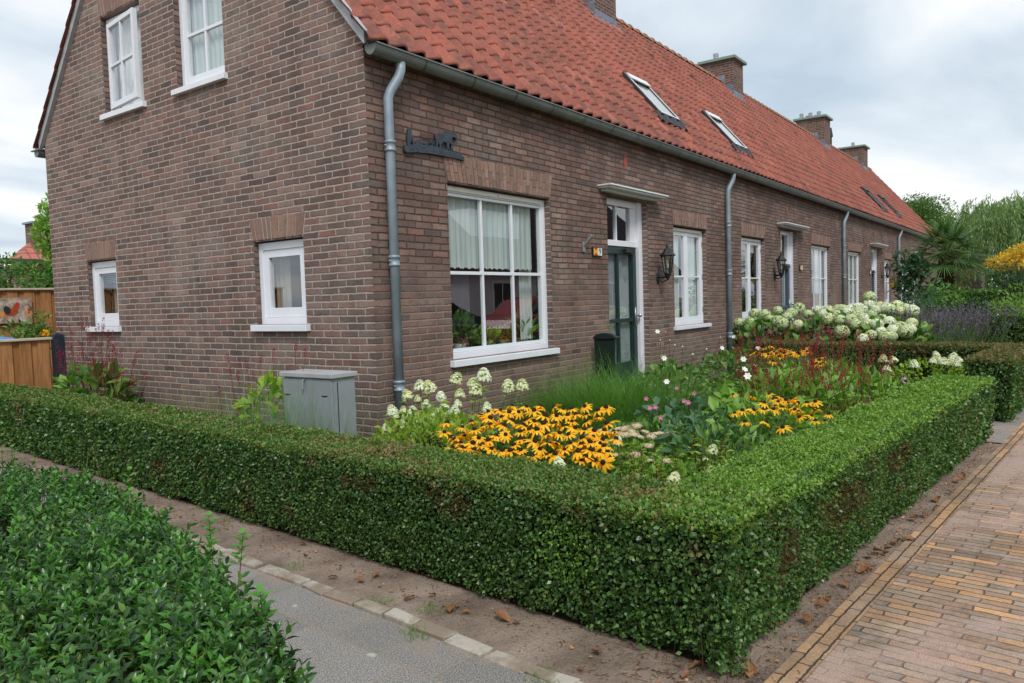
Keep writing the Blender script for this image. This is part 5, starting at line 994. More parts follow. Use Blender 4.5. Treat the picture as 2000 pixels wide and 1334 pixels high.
bh = [[], [], []]
for x, y in cb:
    px, py = 1420+x/4.447, 380+y/4.447; X = 9.4-1.9*(y-980)/270; X = min(9.6, max(7.45, X)); X -= .0; bh[0 if px < 1545 else (1 if px < 1690 else 2)].append(tuple(atx(px, py, X)))
for i, lab in enumerate(('greenish white ball hydrangea nearest the wall, left of the second door', 'white ball hydrangea in the middle, in front of the second door and six pane window', 'whitest ball hydrangea at the right, beside the lavender')):
    t_ = thing('ball_hydrangea', lab, 'hydrangea', (0, 0, 0), 'white ball hydrangeas past the cross hedge'); H_ = np.array(bh[i]); B_ = stems_to(H_, H_.mean(0)*(1, 1, 0), .3, 'stem_green', t_, .004); stem_leaves(B_, H_, 7, .14, .7, 'darkleaf', t_, .25, .95)
    c = H_.mean(0); bush((c[0], c[1], c[2]*.5), (.75, (H_[:, 1].max()-H_[:, 1].min())/2+.25, c[2]*.48), 420, .15, .7, 'mid', t_, LEAF)
    for j, p in enumerate(bh[i]): place_mesh('flower_head', BALL[(j % 2) if i == 0 else (j % 5)], t_, p, tilt(.3), .82+.35*rng.rand())
# lavender
for i, (px0, px1, X, lab) in enumerate(((1745, 1830, 9.3, 'lavender clump touching the white hydrangeas'), (1815, 1900, 9.9, 'lavender clump in the middle of the lavender row'), (1880, 1975, 10.6, 'lavender clump beside the rounded box hedge'))):
    c = atx((px0+px1)/2, 640, X); c[2] = 0; n = 430; P0 = c+rng.normal(size=(n, 3))*(.34, .26, 0); P0[:, 2] = 0; a = rng.uniform(0, 6.28, n); el = .8*np.sqrt(rng.rand(n)); D = np.stack([np.cos(a)*el, np.sin(a)*el, np.ones(n)], 1); D = nrm(D); ln = rng.uniform(.72, 1.06, n)
    t_ = thing('lavender_plant', lab, 'lavender', (0, 0, 0), 'lavender row past the cross hedge'); tip = P0+D*ln[:, None]; V, Fc = strands(P0, tip, .04, .0035, .0025, 3); npmesh('stems', V, Fc, M['lavstem'], t_)
    k = 9; Pl = np.concatenate([tip+D*.075*q for q in np.linspace(-.6, 1, k)]); npmesh('flowers', *cloud(Pl, np.tile(D, (k, 1))+rdir(n*k)*.7, .026, .6, QUAD), M['lav'], t_, kind='stuff')
    V, Fc = blades(P0.repeat(3, 0)+rng.normal(size=(n*3, 3))*(.12, .12, 0), D.repeat(3, 0)+rng.normal(size=(n*3, 3))*.2, .42, .1, .008, 3); npmesh('foliage', V, Fc, M['lavstem'], t_)

# ------------------------------------------------------------------ things on and by the walls
def aw(px, py, d=.02): return tuple(aty(px, py, -d))
# cast plaque: ploughman behind two horses on a curved strip of earth
q_ = lambda x, y: (770+x/8.696, 230+y/8.696)
def outline(m, pts, d0, d1):
    P_ = [aty(*q_(*p), -.02) for p in pts]; m.prism([(p[0], p[2]) for p in P_], lambda u, z: (u, -d1, z), lambda u, z: (u, -d0, z))
t_ = thing('wall_ornament', 'dark cast metal plaque of a ploughman with horses, left of the large window', 'wall ornament')
m = MB(); outline(m, [(165, 520), (175, 475), (230, 458), (420, 462), (600, 470), (780, 510), (900, 550), (1040, 585), (1120, 615), (1180, 680), (1178, 735), (1060, 700), (900, 670), (720, 632), (550, 610), (380, 592), (200, 597), (170, 570)], 0, .03); m.build('base', M['castiron'], t_, bevel=.004)
m = MB(); outline(m, [(222, 465), (215, 330), (222, 260), (225, 205), (245, 170), (275, 172), (288, 200), (285, 240), (300, 290), (322, 360), (335, 420), (340, 465), (318, 468), (300, 410), (285, 360), (278, 420), (262, 468)], .004, .028); m.build('ploughman', M['castiron'], t_, bevel=.004)
m = MB(); outline(m, [(690, 300), (700, 270), (780, 268), (850, 262), (872, 225), (905, 238), (950, 232), (1000, 258), (1048, 262), (1062, 300), (1060, 372), (1040, 378), (1020, 340), (985, 335), (975, 395), (1000, 470), (985, 545), (962, 540), (966, 480), (930, 425), (918, 545), (890, 548), (882, 428), (820, 415), (790, 470), (800, 548), (775, 545), (762, 470), (742, 415), (730, 500), (712, 510), (706, 400), (690, 350)], .004, .03); m.build('horses', M['castiron'], t_, bevel=.005)
m = MB(); outline(m, [(345, 465), (352, 425), (400, 388), (470, 380), (475, 420), (470, 468)], .004, .026)
for a, b in (((500, 365), (800, 530)), ((560, 380), (700, 480)), ((610, 360), (740, 510)), ((760, 460), (960, 380)), ((520, 470), (525, 390)), ((480, 385), (720, 400)), ((545, 470), (640, 370)), ((640, 480), (690, 390)), ((850, 540), (838, 430))):
    A_, B_ = aty(*q_(*a), -.018), aty(*q_(*b), -.018); m.tube([A_, B_], .0042, 6)
m.build('plough', M['castiron'], t_); m = MB(); pts = [aty(*q_(*p), -.02) for p in ((335, 330), (430, 295), (560, 272), (690, 280))]; m.tube(pts, .0025, 5); pts = [aty(*q_(*p), -.02) for p in ((335, 345), (430, 315), (560, 295), (690, 300))]; m.tube(pts, .0022, 5); m.build('reins', M['castiron'], t_)
# lanterns
def lantern(label, c, wallx, wz, open_=False, sc=1.):
    t_ = thing('wall_lantern', label, 'wall lantern', (0, 0, 0), 'black wall lanterns by the doors'); x, y, z = c; n = 6; m = MB()
    m.lathe([(0, .0), (.06, .002), (.108, .012), (.112, .022), (.05, .085), (.045, .105), (.02, .125), (.02, .142), (.007, .19), (0, .2)], (x, y, z+.115), n); m.build('cap', M['iron'], t_); m = MB(); m.lathe([(0, -.085), (.022, -.07), (.036, -.03), (.05, -.004), (.05, .012), (0, .013)], (x, y, z-.115), n); m.build('base', M['iron'], t_)
    m = MB()
    for k in range(6):
        a = math.pi/3*k; m.tube([(x+.046*math.cos(a), y+.046*math.sin(a), z-.112), (x+.082*math.cos(a), y+.082*math.sin(a), z+.125)], .0075, 5)
    m.build('frame', M['iron'], t_); m = MB(); m.lathe([(.043, -.11), (.078, .12)], (x, y, z), 6); m.build('pane', M['lglass'], t_); m = MB(); m.lathe([(0, -.05), (.016, -.04), (.018, 0), (.010, .03), (0, .035)], (x, y, z), 10); m.build('bulb', M['curtain_white'], t_)
    m = MB(); m.lathe([(0, 0), (.06, 0), (.052, .014), (.018, .022), (0, .024)], (0, 0, 0), 12); o = m.build('wall_plate', M['iron'], t_, loc=(wallx, -.001, wz)); o.rotation_euler = (R_(90), 0, 0); o.scale = (1, 1.9, 1)
    m = MB(); m.tube([(wallx, -.01, wz), (wallx+(x-wallx)*.4, y*.4, wz-.02), (wallx+(x-wallx)*.8, y*.85, wz-.01), (x, y, z-.18)], .013, 8); m.tube([(wallx, -.012, wz-.05), (wallx+(x-wallx)*.5, y*.5, wz-.085), (x, y*.95, wz-.05), (x, y-.01, z-.2)], .008, 6); m.build('arm', M['iron'], t_)
lantern('black lantern on a curved arm between the dark green door and the second window', tuple(aty(1304, 518, -.17)), 5.42, 1.655)
lantern('black lantern left of the second, blue grey door', tuple(aty(1526, 522, -.17)), 10.72, 1.73); lantern('dark lantern beside the third door near the yellow flower pot', (21.55, -.17, 1.92), 21.5, 1.82)
# number plates
def numplate(x, z, w_, h_, label, digit=None):
    t_ = thing('house_number_sign', label, 'house number', (0, 0, 0), 'house number signs beside the doors'); m = MB(); m.box(x, x+w_, -.022, -.001, z, z+h_); m.build('backing', M['black'], t_, bevel=.003)
    b = .012; xm = x+w_*.5; m = MB(); m.quad((xm+.003, -.0235, z+b), (x+w_-b, -.0235, z+b), (x+w_-b, -.0235, z+h_-b), (xm+.003, -.0235, z+h_-b)); nb = m.build('number_field', M['numwhite'], t_)
    m = MB(); m.quad((x+b, -.0235, z+b), (xm-.001, -.0235, z+b), (xm-.001, -.0235, z+h_-b), (x+b, -.0235, z+h_-b)); m.build('colour_field', M['yellow'], t_)
    xc, zc = (x+b+xm)/2, z+h_/2; hw = (xm-x-b)/2-.001; hh = h_/2-b; m = MB()
    for a in (-1, 1): m.add([(xc-hw, -.0246, zc+a*hh), (xc+hw, -.0246, zc+a*hh), (xc, -.0246, zc+a*hh*.18)], [(0, 1, 2)])
    m.add([(xc, -.0247, zc-.012), (xc+.009, -.0247, zc), (xc, -.0247, zc+.012), (xc-.009, -.0247, zc)], [(0, 1, 2, 3)]); m.build('emblem', M['red'], t_)
    if digit:
        cu_ = bpy.data.curves.new('number', 'FONT'); cu_.body = digit; cu_.size = h_*.95; cu_.extrude = .0008; cu_.align_x = 'CENTER'; cu_.align_y = 'CENTER'; cu_.materials.append(M['black'])
        o = bpy.data.objects.new('number_curve', cu_); me_ = bpy.data.meshes.new_from_object(o); bpy.data.objects.remove(o); o = bpy.data.objects.new('number', me_); COL.objects.link(o); o.parent = t_; o.location = ((xm+x+w_-b)/2+.002, -.025, zc); o.rotation_euler = (R_(90), 0, 0)
numplate(3.595, 1.885, .225, .115, 'red and yellow house number sign reading 9, left of the dark green door', '9')
numplate(12.42, 1.84, .2, .12, 'small house number sign right of the second, blue grey door'); numplate(19.62, 1.83, .18, .12, 'small house number sign left of the third door')
for x, z, lab in ((3.40, 2.0, 'angled steel flag pole holder above the number 9 sign'), (5.63, 1.98, 'angled steel flag pole holder above the lantern')):
    m = MB(); m.tube([(x-.01, -.01, z), (x+.02, -.11, z+.12)], .024, 10); m.box(x-.035, x+.02, -.02, -.001, z-.07, z+.05); tag(m.build('flag_pole_holder', M['steel'], bevel=.002), lab, 'flag holder', 'flag pole holders on the wall')
# dustbin by the door
x0 = aty(1163, 690, -.1)[0]; x1 = aty(1204, 690, -.36)[0]; zt = aty(1185, 664, -.3)[2]; t_ = thing('dustbin', 'dark green lidded dustbin standing left of the dark green front door', 'bin')
m = MB(); v = []
for z, ins in ((0, .03), (zt, 0)): v += [(x0+ins, -.36+ins, z), (x1-ins, -.36+ins, z), (x1-ins, -.08-ins*.3, z), (x0+ins, -.08-ins*.3, z)]
m.add(v, [(0, 3, 2, 1), (4, 5, 6, 7), (0, 1, 5, 4), (1, 2, 6, 5), (2, 3, 7, 6), (3, 0, 4, 7)]); m.build('body', M['bin'], t_, bevel=.015)
m = MB(); lp = [(-.38, 0), (-.38, .03), (-.355, .05), (-.29, .07), (-.2, .076), (-.12, .06), (-.075, .025), (-.075, 0)]; m.prism([(y, z) for y, z in lp], lambda y, z: (x0-.018, y, zt+.002+z), lambda y, z: (x1+.018, y, zt+.002+z)); m.box(x0+.08, x1-.08, -.405, -.379, zt+.012, zt+.035); m.build('lid', M['bin'], t_, bevel=.012)
# street cabinet
t_ = thing('utility_cabinet', 'grey metal utility cabinet against the gable wall, beside the corner', 'cabinet'); cx0, cx1, cy0, cy1, ct = -.70, -.47, -.275, .33, .845
m = MB(); m.box(cx0+.02, cx1, cy0+.02, cy1-.02, -.05, ct); m.build('body', M['cabinet'], t_, bevel=.004)
m = MB(); m.box(cx0, cx0+.018, cy0+.02, cy1-.02, .02, ct-.008); dr_ = m.build('door', M['cabinet'], t_, bevel=.004)
m = MB(); m.box(cx0-.015, cx1+.015, cy0, cy1+.005, ct+.001, ct+.038); m.build('lid', M['cabinet_top'], t_, bevel=.006)
hy = atx(596, 750, cx0)[1]; hz = atx(596, 750, cx0)[2]; m = MB(); m.tube([(cx0-.003, hy, hz+.035), (cx0-.022, hy, hz+.03), (cx0-.024, hy, hz-.035)], .009, 8); m.build('handle', M['steel'], dr_)
for px, py in ((562, 769), (634, 773)):
    p = atx(px, py, cx0); m = MB(); k = 8; m.add([(cx0-.0015, p[1]+.038*math.cos(math.pi*i/k), p[2]-.011*math.sin(math.pi*i/k)) for i in range(k+1)], [tuple(range(k+1))]); m.build('vent_slot', M['dark'], dr_)
m = MB(); m.box(cx0+.055, cx0+.062, cy0+.0185, cy0+.021, .02, ct-.03); m.build('side_seam', M['dark'], t_)
# ------------------------------------------------------------------ behind the large window: pots on the window board
m = MB(); m.box(.9, 2.75, .24, .52, .80, .835); m.build('window_board', M['white'], HS)
def potplant(label, px, py, top, rad, leaf, potcol, fl=None, n=120, sz=.09, asp=.4):
    p = aty(px, py, .30); p[2] = .836; h_ = max(.2, aty(px, top, .30)[2]-.836); t_ = thing('potted_plant', label, 'potted plant', (0, 0, 0), 'potted plants behind the large window')
    m = MB(); m.lathe([(0, 0), (.05, 0), (.065, .11), (.07, .13), (.058, .13), (.05, .1), (0, .1)], tuple(p), 14); m.build('pot', plain('pot '+potcol[0], potcol[1], .6, .3), t_, smooth=True)
    bush((p[0], p[1], p[2]+.12+(h_-.12)*.55), (rad, min(rad, .09), (h_-.10)*.5), n, sz, asp, leaf, t_, LEAF, up=.6)
    if fl: k = 40; P = np.array((p[0], p[1]-.04, p[2]+h_-.04))+rng.normal(size=(k, 3))*(rad*.45, .02, .03); V, Fc = cloud(P, rdir(k), .028, .9, QUAD); npmesh('flowers', V, Fc, M[fl], t_)
potplant('tall leafy plant behind the left panes of the large window', 903, 690, 622, .12, 'mid', ('terracotta', s2l(150, 110, 80)), n=160)
potplant('pink flowering plant behind the middle panes of the large window', 952, 690, 652, .12, 'bright', ('cream', s2l(206, 198, 168)), 'petal_p'); potplant('yellow flowering plant behind the middle panes', 985, 690, 660, .10, 'mid', ('beige', s2l(190, 178, 140)), 'petal_y')
potplant('strap leaved plant behind the right panes of the large window', 1022, 685, 625, .12, 'bright', ('tan', s2l(196, 176, 140)), n=70, sz=.16, asp=.16); potplant('small red flowering plant at the left end of the window board', 900, 705, 672, .06, 'mid', ('white', s2l(220, 220, 215)), 'petal_p', n=40, sz=.04)

# ------------------------------------------------------------------ fences and garden beyond on the left
def fence(name, label, xa, xb, y, top, bw=.135, grp='wooden garden fences', seed=1, thin=.05):
    t_ = thing(name, label, 'fence', (0, 0, 0), grp); r = random.Random(seed); m = MB(); x = xa; i = 0
    while x < xb-.01:
        w_ = min(bw*(1 if i % 2 == 0 else .62), xb-x); d = 0 if i % 2 == 0 else .022; z1 = top-.03 if i % 2 == 0 else top-.035
        m.box(x+.003, x+w_-.003, y+d-.004*r.random(), y+d+.018, .03, z1); x += w_*(.97 if i % 2 == 0 else .90); i += 1
    m.build('boards', M['fencewood'], t_); m = MB()
    for z in (.3, top*.6, top-.11): m.box(xa, xb, y+.043, y+.075, z-.035, z+.035)
    m.build('back_rail', M['fencewood'], t_); m = MB(); m.box(xa-.02, xb+.01, y-.035, y+.085, top-.029, top); m.build('cap_rail', M['capwood'], t_, bevel=.004); return t_
fence('wooden_fence', 'lower wooden board fence with a pale cap ending at the dark post', -4.2, -.125, 5.68, 1.105)
fence('wooden_fence', 'taller wooden board fence with a pale cap behind the garden, with the picture on it', -5, 1.6, 8.0, 1.80, bw=.15, seed=5)
m = MB(); m.box(-.12, .0-.006, 5.58, 5.69, -.05, 1.13); m.add([(-.12, 5.58, 1.13), (-.006, 5.58, 1.13), (-.006, 5.69, 1.13), (-.12, 5.69, 1.13), (-.063, 5.635, 1.165)], [(0, 1, 4), (1, 2, 4), (2, 3, 4), (3, 0, 4)]); tag(m.build('fence_post', M['post'], bevel=.004), 'dark blue grey fence post standing against the house corner', 'post')
# outdoor picture of hens in straw
pa, pb = aty(-60, 583, 7.96), aty(63, 630, 7.96); t_ = thing('garden_picture', 'weathered picture of brown hens in straw hanging on the taller fence', 'picture')
t = NT('straw print'); p = t.obj(); c = t.ramp(t.noise(p, 14, 5, .7), [(.3, s2l(108, 96, 90)), (.5, s2l(170, 150, 132)), (.7, s2l(214, 204, 196))]); M['print'] = t.bsdf(c, .6, .3)
m = MB(); m.box(pa[0], pb[0], 7.945, 7.955, pb[2], pa[2]); m.build('panel', M['print'], t_)
def disc(m, px, py, rx, ry, rot=0., y=7.942):
    c = aty(px, py, y); k = 14; s_ = 13.6/F_PX; cr_, sr_ = math.cos(rot), math.sin(rot); m.add([(c[0]+s_*(rx*math.cos(6.283*i/k)*cr_-ry*math.sin(6.283*i/k)*sr_), y, c[2]+s_*(rx*math.cos(6.283*i/k)*sr_+ry*math.sin(6.283*i/k)*cr_)) for i in range(k)], [tuple(range(k))])
for nm, col, ds in (('dark_hen', s2l(44, 52, 54), ((14, 606, 5, 7, .3, 7.9415),)), ('brown_hen', s2l(168, 74, 40), ((22, 610, 10, 6, .2, 7.942), (31, 601, 4, 7, -.3, 7.9408))), ('red_comb', s2l(200, 46, 56), ((34, 594, 3, 3, 0, 7.9402), (57, 605, 2.5, 3, 0, 7.942))), ('tan_hen', s2l(196, 142, 92), ((7, 614, 7, 6, 0, 7.9425), (55, 612, 5, 6, 0, 7.9426)))):
    m = MB(); [disc(m, *d) for d in ds]; m.build(nm, plain('print '+nm, col, .6, .2, var=.2, nscale=20), t_)
def shrub(name, label, cat_, c, r, n, sz, asp, mat, grp=None, tpl=QUAD, trunk=True, hollow=.25, clumps=9, nrmup=1.2):
    t_ = thing(name, label, cat_, (0, 0, 0), grp); c = np.asarray(c, float); r = np.asarray(r, float); VV = []
    cc = blob_pts(c, r*.62, clumps, .4)[0]; cc[:, 2] = np.maximum(cc[:, 2], c[2]-r[2]*.7)
    for k_ in range(clumps):
        P, d = blob_pts(cc[k_], r*rng.uniform(.32, .5), n//clumps, .35); VV.append(cloud(P, nrm(d*.5+rdir(len(P))*.7+np.array((0, 0, .2))), sz*(.6+.7*rng.rand(len(P))), asp, tpl, Nn=np.tile((0, 0, nrmup), (len(P), 1))+d))
    V, Fc = cat(VV); (fixname if tpl is LEAF else npmesh)('foliage' if not trunk else 'crown', V, Fc, M[mat], t_)
    if trunk:
        m = MB(); k = 6; base = Vector((c[0], c[1], 0)); top = Vector(c); rr = .05+.035*r[0]; m.tube([base, base.lerp(top, .5)+Vector((.05, .02, 0)), top], [rr, rr*.75, rr*.4], 8)
        for j in range(k): m.tube([base.lerp(top, .55), (base.lerp(top, .9)+Vector(cc[j % clumps]))/2, Vector(cc[j % clumps])], [rr*.45, rr*.3, rr*.12], 6)
        m.build('trunk', M['bark'], t_)
    else:
        V, Fc = strands(np.tile((c[0], c[1], 0), (10, 1))+rng.normal(size=(10, 3))*(.06, .06, 0), cc[rng.randint(clumps, size=10)], .06, .012, .006, 4); npmesh('branches', V, Fc, M['bark'], t_)
    return t_
p = aty(48, 632, 7.3); shrub('garden_shrub', 'green leafy shrub in front of the picture on the fence', 'shrub', (p[0], p[1], 1.15), (.36, .3, .42), 700, .09, .32, 'mid', tpl=LEAF, trunk=False)
p = aty(90, 651, 6.6); t_ = thing('marigold_plant', 'orange marigold peeping over the lower fence by the dark post', 'flowering plant'); bush((p[0], p[1], 1.0), (.12, .12, .1), 60, .05, .4, 'mid', t_, LEAF); P = p+rng.normal(size=(60, 3))*.022; npmesh('flower', *cloud(P, rdir(60), .03, .8, QUAD), M['petal_y'], t_); V, Fc = strands(np.array([[p[0], p[1], 0]]), np.array([p]), .02, .004, .003); npmesh('stem', V, Fc, M['stem_green'], t_)
p = aty(0, 660, 6.6); t_ = thing('blue_tub', 'blue plastic tub just showing above the lower fence', 'tub'); m = MB(); m.lathe([(0, 0), (.34, 0), (.42, p[2]-.1), (.46, p[2]-.06), (.46, p[2]-.03), (.40, p[2]), (.2, p[2]+.03), (0, p[2]+.035)], (p[0]-.28, p[1], 0), 24); tag(m.build('body', plain('blue plastic', s2l(30, 130, 190), .4, .5), t_, smooth=True))
# planting beyond the taller fence and the neighbour's house
for px, py, y, r, n, lab, mt in ((104, 468, 11.5, (.42, .5, .95), 1600, 'tall bright green tree beside the house corner', 'bright'), ((92), 545, 10.5, (.75, .6, .42), 1600, 'grey green bushes above the taller fence', 'mid'), (10, 545, 12, (.5, .5, .5), 500, 'green bush under the corrugated canopy', 'mid')):
    p = aty(px, py, y); shrub('garden_tree' if 'tree' in lab else 'garden_shrub', lab, 'tree' if 'tree' in lab else 'shrub', tuple(p), r, n, .11, .4, mt)
t_ = thing('neighbour_house', 'neighbouring house with red tiled roof and brick chimney behind the fence', 'house'); Rl = atd(56, 474, 31); El = atd(14, 566, 28.5); x1 = Rl[0]+12; m = MB(); dy = Rl[1]-El[1]
m.quad(El, (x1, El[1], El[2]), (x1, Rl[1], Rl[2]), Rl); m.quad((El[0], Rl[1]+dy, El[2]), El, Rl, Rl+(.01, 0, 0)); m.build('roof', None or (lambda: (lambda t: t.bsdf(t.mix(t.mapr(t.math('FRACT', t.math('DIVIDE', t.sep(t.obj())[2], .26)), 0, .25), s2l(112, 66, 58), t.mix(t.mapr(t.math('PINGPONG', t.sep(t.obj())[0], .16), .0, .05), s2l(130, 76, 66), s2l(176, 112, 98))), .85, .2))(NT('far roof tile')))(), t_)
m = MB(); m.box(El[0]+.5, x1-.4, El[1]+.4, El[1]+dy*2-.4, 0, El[2]-.02); m.build('wall', M['brick_far'], t_)
pc, pd = atd(52, 437, 31), atd(85, 437, 31); m = MB(); m.box(pc[0]+.1, pc[0]+.85, Rl[1]-.3, Rl[1]+.5, Rl[2]-.9, pc[2]); ch = m.build('chimney', M['brick_far'], t_); m = MB(); m.box(pc[0]+.02, pc[0]+.93, Rl[1]-.38, Rl[1]+.58, pc[2]+.001, pc[2]+.08); m.build('chimney_cap', M['zinc'], ch); m = MB(); m.tube([(pc[0]+.5, Rl[1], pc[2]+.08), (pc[0]+.5, Rl[1], pc[2]+.22)], .09, 10); m.build('flue_pipe', M['zinc'], ch)
t_ = thing('garden_canopy', 'garden canopy with white corrugated roof and dark post behind the fence', 'canopy'); pa, pb = aty(30, 518, 13), aty(-120, 512, 13); V = []; n = 60
for i in range(n+1):
    x = pb[0]+(pa[0]-pb[0])*i/n
    for y in (13, 16): V.append((x, y, pa[2]+.03*math.cos(i*1.3)+(y-13)*.04))
m = MB(); m.add(V, [(2*i, 2*i+2, 2*i+3, 2*i+1) for i in range(n)]); m.build('roof', M['canopy'], t_); m = MB(); m.box(pb[0], pa[0]-.02, 12.98, 13.06, pa[2]-.16, pa[2]-.04); m.build('beam', M['post'], t_); p = aty(16, 540, 13); m = MB(); m.box(p[0]-.04, p[0]+.04, 13.07, 13.15, 0, pa[2]-.17); m.build('post', M['white'], t_)
m = MB(); m.box(-3, 7.2, 21, 26, 0, 3.0); m2_ = thing('garden_shed', 'low dark flat roofed shed behind the corrugated canopy', 'shed'); m.build('wall', M['brick_far'], m2_); m = MB(); m.box(-3.1, 7.3, 20.9, 26.1, 3.001, 3.12); m.build('roof', M['gutter_dark'], m2_)

# ------------------------------------------------------------------ right background
g_t = lambda p: float((p[0]-H0[0])*GB[0]+(p[1]-H0[1])*GB[1])
def sset(p): return float((p[0]-H0[0])*GA[0]+(p[1]-H0[1])*GA[1])
pb = atx(1931, 640, 9.9); tb = g_t(pb); hb = atx(1975, 616, 10.3)[2]; s_b = sset(pb)
t_ = thing('box_hedge', 'rounded dark green box hedge at the right edge beyond the browned hedge', 'hedge'); src = hedge_arm(s_b, s_b+3, tb-1.4, tb, hb, {'*': 5200}, 'lbt', round_=.18); v = []
for f, (P, Nn) in src.items(): v.append(leaves_from(P, Nn, .034))
npmesh('foliage', *cat(v), M['privet'], t_); core_box(s_b+.04, s_b+2.9, tb-1.35, tb-.04, hb-.05, t_)
for px, py, k, r, n, sz, asp, mt, lab, nm, ca in ((1783, 545, 15.5, (.45, .45, .62), 700, .13, .45, 'darkleaf', 'dark glossy leaved shrub trained by the last downpipe', 'glossy_shrub', 'shrub'), (1800, 598, 13.5, (.5, .5, .36), 700, .07, .25, 'glauc', 'grey green bush in front of the palm', 'grey_shrub', 'shrub'), (1885, 600, 16, (.6, .5, .28), 600, .09, .4, 'darkleaf', 'low green bush right of the palm trunk', 'green_shrub', 'shrub'), (1962, 562, 18.5, (1.15, 1., .62), 3200, .075, .4, 'darkleaf', 'dark dense shrub below the golden one', 'dark_shrub', 'shrub'), (1990, 505, 22, (.95, .9, .55), 3000, .10, .45, 'gold', 'golden yellow shrub at the right edge of the picture', 'golden_shrub', 'shrub'), (1990, 600, 13.0, (.55, .5, .35), 800, .10, .2, 'bright', 'bright green grassy plant beyond the lavender', 'green_plant', 'plant'), (1838, 590, 17.5, (.95, .6, .5), 1500, .12, .4, 'mid', 'mixed garden bushes behind the palm trunk', 'garden_bush', 'shrub')):
    shrub(nm, lab, ca, tuple(atd(px, py, k)), r, n, sz, asp, mt, trunk=False, clumps=14 if n > 1000 else 9)
shrub('garden_tree', 'round mid green tree rising above the end of the roof', 'tree', tuple(atd(1800, 445, 52)), (2.7, 2.5, 2.3), 15000, .17, .55, 'treeleaf', clumps=36); shrub('garden_tree', 'smaller tree between the roof end and the willow', 'tree', tuple(atd(1850, 480, 56)), (2.6, 2.2, 2.0), 6000, .2, .55, 'treeleaf', clumps=20)
# weeping willow
c = atd(1978, 465, 42); wt = thing('weeping_willow', 'large pale weeping willow behind the palm', 'tree'); n = 820; a = rng.uniform(0, 6.28, n); q = np.sqrt(rng.rand(n)); R_w = 3.6; X = c[0]+R_w*q*np.cos(a); Y = c[1]+R_w*q*np.sin(a); Zt = c[2]-.4+2.4*np.sqrt(np.clip(1-q*q*.92, 0, 1))+.7*np.sin(a*5+q*7)*q+rng.normal(size=n)*.25; ln = rng.uniform(1.2, 3.6, n)*(.6+.7*q)
per = 50; qs = (np.arange(per)+.5)/per; P = np.stack([np.repeat(X, per)+rng.normal(size=n*per)*.06, np.repeat(Y, per)+rng.normal(size=n*per)*.06, np.repeat(Zt, per)-np.repeat(ln, per)*np.tile(qs, n)], 1); outw = np.stack([np.cos(a), np.sin(a), 0*a], 1).repeat(per, 0); P = P+outw*(.5*np.sin(np.pi*.5*np.minimum(1, np.tile(qs, n)*4)))[:, None]; P[:, 2] += np.repeat(rng.rand(n), per)*.0
D = np.tile((0, 0, -1.), (n*per, 1))+rdir(n*per)*.55; npmesh('crown', *cloud(P, D, .24, .2, QUAD), M['willow'], wt)
P, d = blob_pts((c[0], c[1], c[2]+.3), (3.0, 3.0, 1.6), 5000, .3); npmesh('crown', *cloud(P, rdir(5000)+np.array((0, 0, -.3)), .22, .3, QUAD), M['willow'], wt)
m = MB(); b_ = Vector((c[0], c[1], 0)); m.tube([b_, b_+Vector((.1, 0, 2)), b_+Vector((0, 0, 3.4))], [.45, .34, .28], 10)
for k in range(9): an = k*.7; m.tube([b_+Vector((0, 0, 2.8)), b_+Vector((1.3*math.cos(an), 1.3*math.sin(an), 4.6)), b_+Vector((2.6*math.cos(an), 2.6*math.sin(an), 5.6))], [.2, .12, .04], 7)
m.build('trunk', M['bark'], wt)
# fan palm
pc = atd(1847, 497, 19.5); t_ = thing('fan_palm', 'fan palm with a shaggy brown trunk at the end of the terrace', 'palm tree'); m = MB(); pts = [(pc[0], pc[1], 0), (pc[0]-.02, pc[1], .8), (pc[0], pc[1], pc[2]-.1)]; m.tube(pts, [.14, .16, .19], 12); m.build('trunk', M['palmtrunk'], t_)
n = 900; P = np.stack([np.full(n, pc[0]), np.full(n, pc[1]), rng.uniform(.1, pc[2], n)], 1); a = rng.uniform(0, 6.28, n); P[:, 0] += .16*np.cos(a); P[:, 1] += .16*np.sin(a); D = np.stack([np.cos(a)*.5, np.sin(a)*.5, np.full(n, .9)], 1)+rdir(n)*.3; npmesh('trunk_fibre', *cloud(P, D, .10, .25, QUAD), M['palmtrunk'], t_)
VV, PS = [], []
for k in range(40):
    a = k*2.399; el = 1.4-1.85*(k/39.)**.85; L_ = rng.uniform(.44, .66); d = np.array((math.cos(a)*math.cos(el), math.sin(a)*math.cos(el), math.sin(el))); A_ = np.array(pc)+(0, 0, .02); B_ = A_+d*L_-(0, 0, .05*L_); PS.append((A_, B_))
    side = nrm(np.cross(d, (0, 0, 1.))); nb = 30; sp = np.linspace(-1.75, 1.75, nb); Dm = d*np.cos(sp)[:, None]+side*np.sin(sp)[:, None]; Dm[:, 2] += -.05-.10*np.abs(sp); ln = .66*(1-.16*np.abs(sp))*rng.uniform(.9, 1.1, nb)
    V, Fc = blades(np.tile(B_, (nb, 1)), Dm, ln, .10+.14*rng.rand(nb), .034, 4); VV.append((V, Fc))
npmesh('fronds', *cat(VV), M['palmleaf'], t_); V, Fc = strands(np.array([q[0] for q in PS]), np.array([q[1] for q in PS]), .04, .014, .009); npmesh('leaf_stalks', V, Fc, M['stem_green'], t_)
